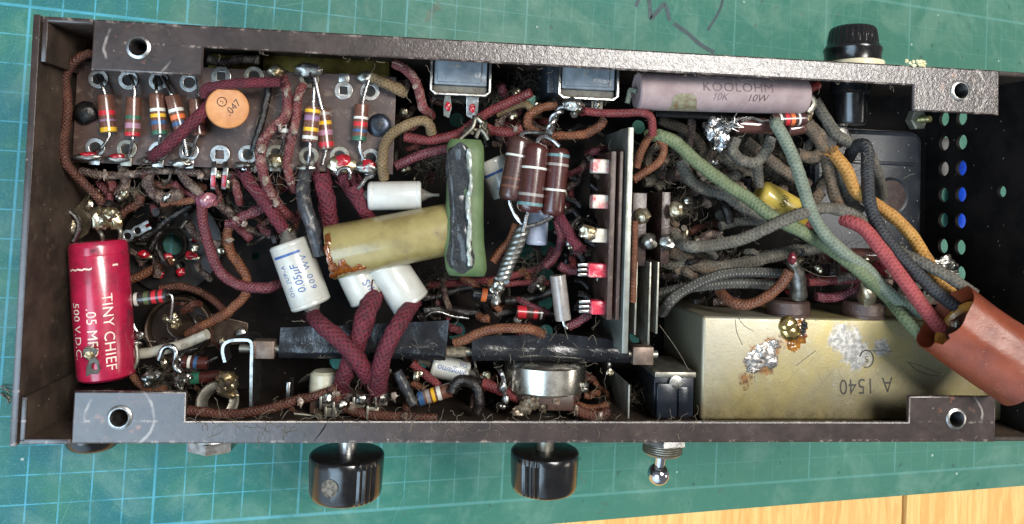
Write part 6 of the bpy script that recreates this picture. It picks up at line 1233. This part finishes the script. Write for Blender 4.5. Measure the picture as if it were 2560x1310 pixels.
# ================================================================ the grimy tangle in the hollows: short stubs, leads and joints
rs = random.Random(99)
BARK = mat('dark_oxidised_lead', C(110, 102, 92), C(64, 58, 52), 6, .35, .7, .3, 14, dirt=C(60, 46, 36), damt=.42)
def tangle(u0, u1, v0, v1, z0, z1, n_, where, pal, rp=(6, 12), joints=3):
    for i in range(n_):
        u, v = rs.uniform(u0, u1), rs.uniform(v0, v1); th = rs.uniform(0, 6.28); L = rs.uniform(38, 95); z = rs.uniform(z0, z1); pts = []
        for k in range(4):
            pts.append((min(max(u, u0 - 10), u1 + 10), min(max(v, v0 - 10), v1 + 10), z)); th += rs.uniform(-.8, .8); u += math.cos(th) * L / 3; v += math.sin(th) * L / 3; z += rs.uniform(-.35, .35)
        mt = rs.choice(pal); r = rs.uniform(*rp) * (.45 if mt in (BARK, TIN) else 1)
        wire('wire_stub', 'short grimy wire stub in the dark tangle ' + where, pts, r, mt, z, .22, 'wire', 'grimy wire stubs ' + where, n=5, seg=8)
    for i in range(joints):
        u, v, z = rs.uniform(u0, u1), rs.uniform(v0, v1), z1 + .1
        o = blobs('solder_joint', 'small oily solder joint in the dark tangle ' + where, [(u, v, rs.uniform(7, 12), rs.uniform(7, 13)), (u + rs.uniform(-10, 10), v + rs.uniform(-10, 10), rs.uniform(5, 9), rs.uniform(6, 10))], rs.choice((SOLDER, GOLDS, GOLDS)), z=z, amp=.4, sub=2); o['group'] = 'oily joints ' + where
DK = [CLK, TAR, CLB, CLP, CLM, BARK]; GR = [CGY, CGW, CLK, TAR, CGY]
tangle(200, 640, 436, 520, -3.4, -2.5, 22, 'under the lugs of the terminal board', DK, (7, 13), 7)
tangle(330, 560, 530, 690, -4.6, -3.6, 10, 'around the black valve socket', DK, (6, 10), 3)
tangle(340, 560, 770, 960, -4.4, -3.2, 12, 'around the brown socket base', [TAR, CLB, BARK, CLK, TIN], (5, 10), 4)
tangle(1000, 1110, 220, 470, -4.2, -2.8, 12, 'between the board and the green capacitor', DK, (8, 14), 2)
tangle(1225, 1500, 230, 350, -3.8, -2.4, 24, 'below the rear sockets', DK + [CLO, CLR], (7, 13), 5)
tangle(1400, 1505, 380, 800, -3.6, -2.5, 20, 'left of the phenolic switch strips', [TAR, CLK, CLP, BARK, CLR], (6, 11), 5)
tangle(1050, 1390, 690, 830, -4.4, -3.2, 22, 'below the green capacitor and the rope', [TAR, TAR, CLK, CLP, BARK, CLO], (6, 12), 5)
tangle(1610, 1860, 330, 660, -4.4, -2.8, 30, 'left of the yellow capacitor', GR + [CLK, TAR, CLB], (8, 15), 4)
tangle(1760, 2110, 330, 500, -4.4, -3.0, 22, 'under the ragged silver lump', GR, (9, 15), 2)
tangle(1660, 2240, 640, 745, -3.8, -2.6, 24, 'behind the gold can', GR + [CLB, CLR, TAR], (7, 13), 4)
tangle(985, 1270, 900, 1040, -3.6, -2.2, 14, 'in front of the black taped rod', [TAR, CLB, CLO, CLK, BARK], (6, 11), 4)
tangle(700, 990, 985, 1046, -2.8, -1.8, 10, 'around the ceramic control', [CLB, CLM, BARK, TIN], (5, 9), 6)
tangle(560, 760, 440, 600, -3.6, -2.6, 14, 'above the printed white capacitor', DK, (7, 12), 3)
tangle(1420, 1530, 930, 1044, -3.0, -1.8, 7, 'right of the silver potentiometer', [CLB, CLO, BARK, TAR], (6, 10), 2)

# ================================================================ dust, lint and glue strands
LINT = mat('grey_brown_lint', C(128, 118, 100), C(92, 82, 68), 5, .95, 0, 0)
FLUFF = mat('dark_dust_fluff', C(104, 95, 80), C(58, 52, 44), 3, 1.0, 0, 0)
rng = random.Random(21)
def hair(m, c, L, r, wob=.6, seg=3, flat=.35):
    p = [c]; d = Vector((rng.uniform(-1, 1), rng.uniform(-1, 1), rng.uniform(-.4, .4) * flat)).normalized()
    for i in range(5):
        d = (d + Vector((rng.uniform(-1, 1), rng.uniform(-1, 1), rng.uniform(-1, 1) * flat)) * wob).normalized(); p.append(p[-1] + d * L / 5)
    tube(m, p, r, seg, False)
m = MB()
# clots of fluff in the dark hollows
for u, v, z, sp, n_ in ((1250, 250, -3.2, 40, 60), (1320, 210, -3.5, 50, 50), (1090, 400, -3, 40, 60), (1700, 400, -3.6, 60, 110), (1780, 430, -3.8, 70, 110), (1860, 400, -3.6, 50, 70), (1950, 420, -3.8, 60, 70), (1720, 660, -3.3, 50, 110), (1800, 670, -3.4, 60, 80), (1690, 520, -3.2, 40, 60), (2040, 640, -3.2, 60, 70), (1080, 700, -3.8, 50, 40), (1340, 660, -3.8, 40, 40), (600, 500, -3.4, 60, 40), (330, 470, -3.2, 60, 50), (1700, 1000, -3, 60, 30), (1600, 1000, -3, 30, 40), (420, 960, -3, 50, 50), (2090, 420, -3.2, 40, 50)):
    for i in range(int(n_ * 2.2)):
        hair(m, A(u + rng.gauss(0, sp * .6), v + rng.gauss(0, sp * .45), z + rng.uniform(-.6, .6)), rng.uniform(.3, .9), rng.uniform(.004, .010), .9, flat=1)
o = single('dust_fluff', 'matted grey brown dust fluff between the wires', 'dust', m, FLUFF, smooth=0); o['kind'] = 'stuff'; del o['category']
m = MB()
for i in range(150):
    v = 1050 + rng.uniform(-12, 34); hair(m, A(rng.uniform(480, 1780), v, .06 if v > 1052 else -.2), rng.uniform(.15, .6), rng.uniform(.004, .008), .8, flat=.15)
for i in range(70): u = rng.uniform(540, 2250); hair(m, A(u, 150 + (u - 1000) * .045 + rng.uniform(-6, 14), -.05), rng.uniform(.1, .35), rng.uniform(.004, .008), .8)
for i in range(260):
    u, v, z = rng.choice(((rng.uniform(200, 1000), rng.uniform(390, 480), -1.5), (rng.uniform(690, 1100), rng.uniform(960, 1046), -1.2), (rng.uniform(1000, 1640), rng.uniform(220, 420), -1.6), (rng.uniform(1640, 2300), rng.uniform(300, 720), -1.3), (rng.uniform(640, 780), rng.uniform(210, 520), -1.2), (rng.uniform(1220, 1520), rng.uniform(900, 1046), -1.3), (rng.uniform(690, 1560), rng.uniform(800, 900), -1.6)))
    hair(m, A(u, v, z), rng.uniform(.15, .6), rng.uniform(.004, .009), .8, flat=.6)
for p_, r_ in RUNS:
    Lp = sum((p_[i + 1] - p_[i]).length for i in range(len(p_) - 1))
    for k in range(int(Lp * 2.6)):
        i = rng.randrange(len(p_)); d_ = Vector((rng.uniform(-1, 1), rng.uniform(-1, 1), rng.uniform(.0, 1))).normalized(); hair(m, p_[i] + d_ * r_ * .95, rng.uniform(.08, .28), rng.uniform(.003, .006), .7, flat=.8)
for pp in ([(1648, 812, -1.5), (1690, 870, -1.4), (1722, 925, -1.3)], [(1470, 850, -1.5), (1482, 838), (1490, 852)], [(2000, 668, -1.5), (2050, 690), (2090, 690)]): tube(m, spline(P(pp), 5), .008, 4, False)
o = single('lint_hairs', 'fine pale lint hairs and glue strands clinging to wires and edges', 'lint', m, LINT, smooth=0); o['kind'] = 'stuff'; del o['category']
# crusts of old glue on the maroon wires
m = MB(); GLUEM = mat('old_glue_crust', C(142, 126, 112), C(96, 80, 70), 6, .25, 0, .6, 9)
for u, v, z in ((716, 232, -1.2), (700, 318, -1.1), (655, 372, -1.1), (664, 452, -1.3), (690, 506, -1.4), (742, 246, -1.2), (735, 330, -1.2), (728, 452, -1.5), (590, 548, -2.2), (574, 600, -2.3), (612, 560, -2.1), (262, 436, -2.2), (330, 436, -2.2), (420, 492, -2.4), (500, 440, -2.2), (640, 420, -1.8), (880, 1018, -1.3), (750, 1006, -1.4), (1010, 1040, -1.4), (985, 990, -1.3), (840, 984, -1.3), (1440, 1026, -1.2), (1500, 1040, -1.2), (1390, 1000, -1.2), (1290, 322, -1.8), (1060, 260, -1.3), (1040, 214, -1.3)):
    c = A(u, v, z); k = PX(c, 1); blob(m, c, (rng.uniform(5, 10) * k, rng.uniform(6, 14) * k, .06), u, .8, 2.2, sub=2)
    for j in range(3):
        e = c + Vector((rng.uniform(-1, 1), rng.uniform(-1, 1), rng.uniform(-.3, 0))) * .3; tube(m, [c, (c + e) / 2 + Vector((0, 0, .03)), e], [.014, .007, .003], 4)
o = single('glue_crust', 'crusts of old pale glue stuck to the maroon wires', 'glue', m, GLUEM); o['kind'] = 'stuff'; del o['category']
# clipped strands of wire on the mat by the left frame edge
m = MB()
for i in range(9):
    s = G(-14 + rng.uniform(0, 30), 962 + rng.uniform(0, 24), .06); d = Vector((rng.uniform(.3, 1), rng.uniform(-.6, .1), rng.uniform(-.05, .1))); tube(m, [s, s + d * .3, s + d * .6 + Vector((0, -.05, 0))], .018, 5)
single('wire_clippings', 'small tuft of clipped wire strands on the mat left of the chassis', 'clippings', m, BARK, world=True)
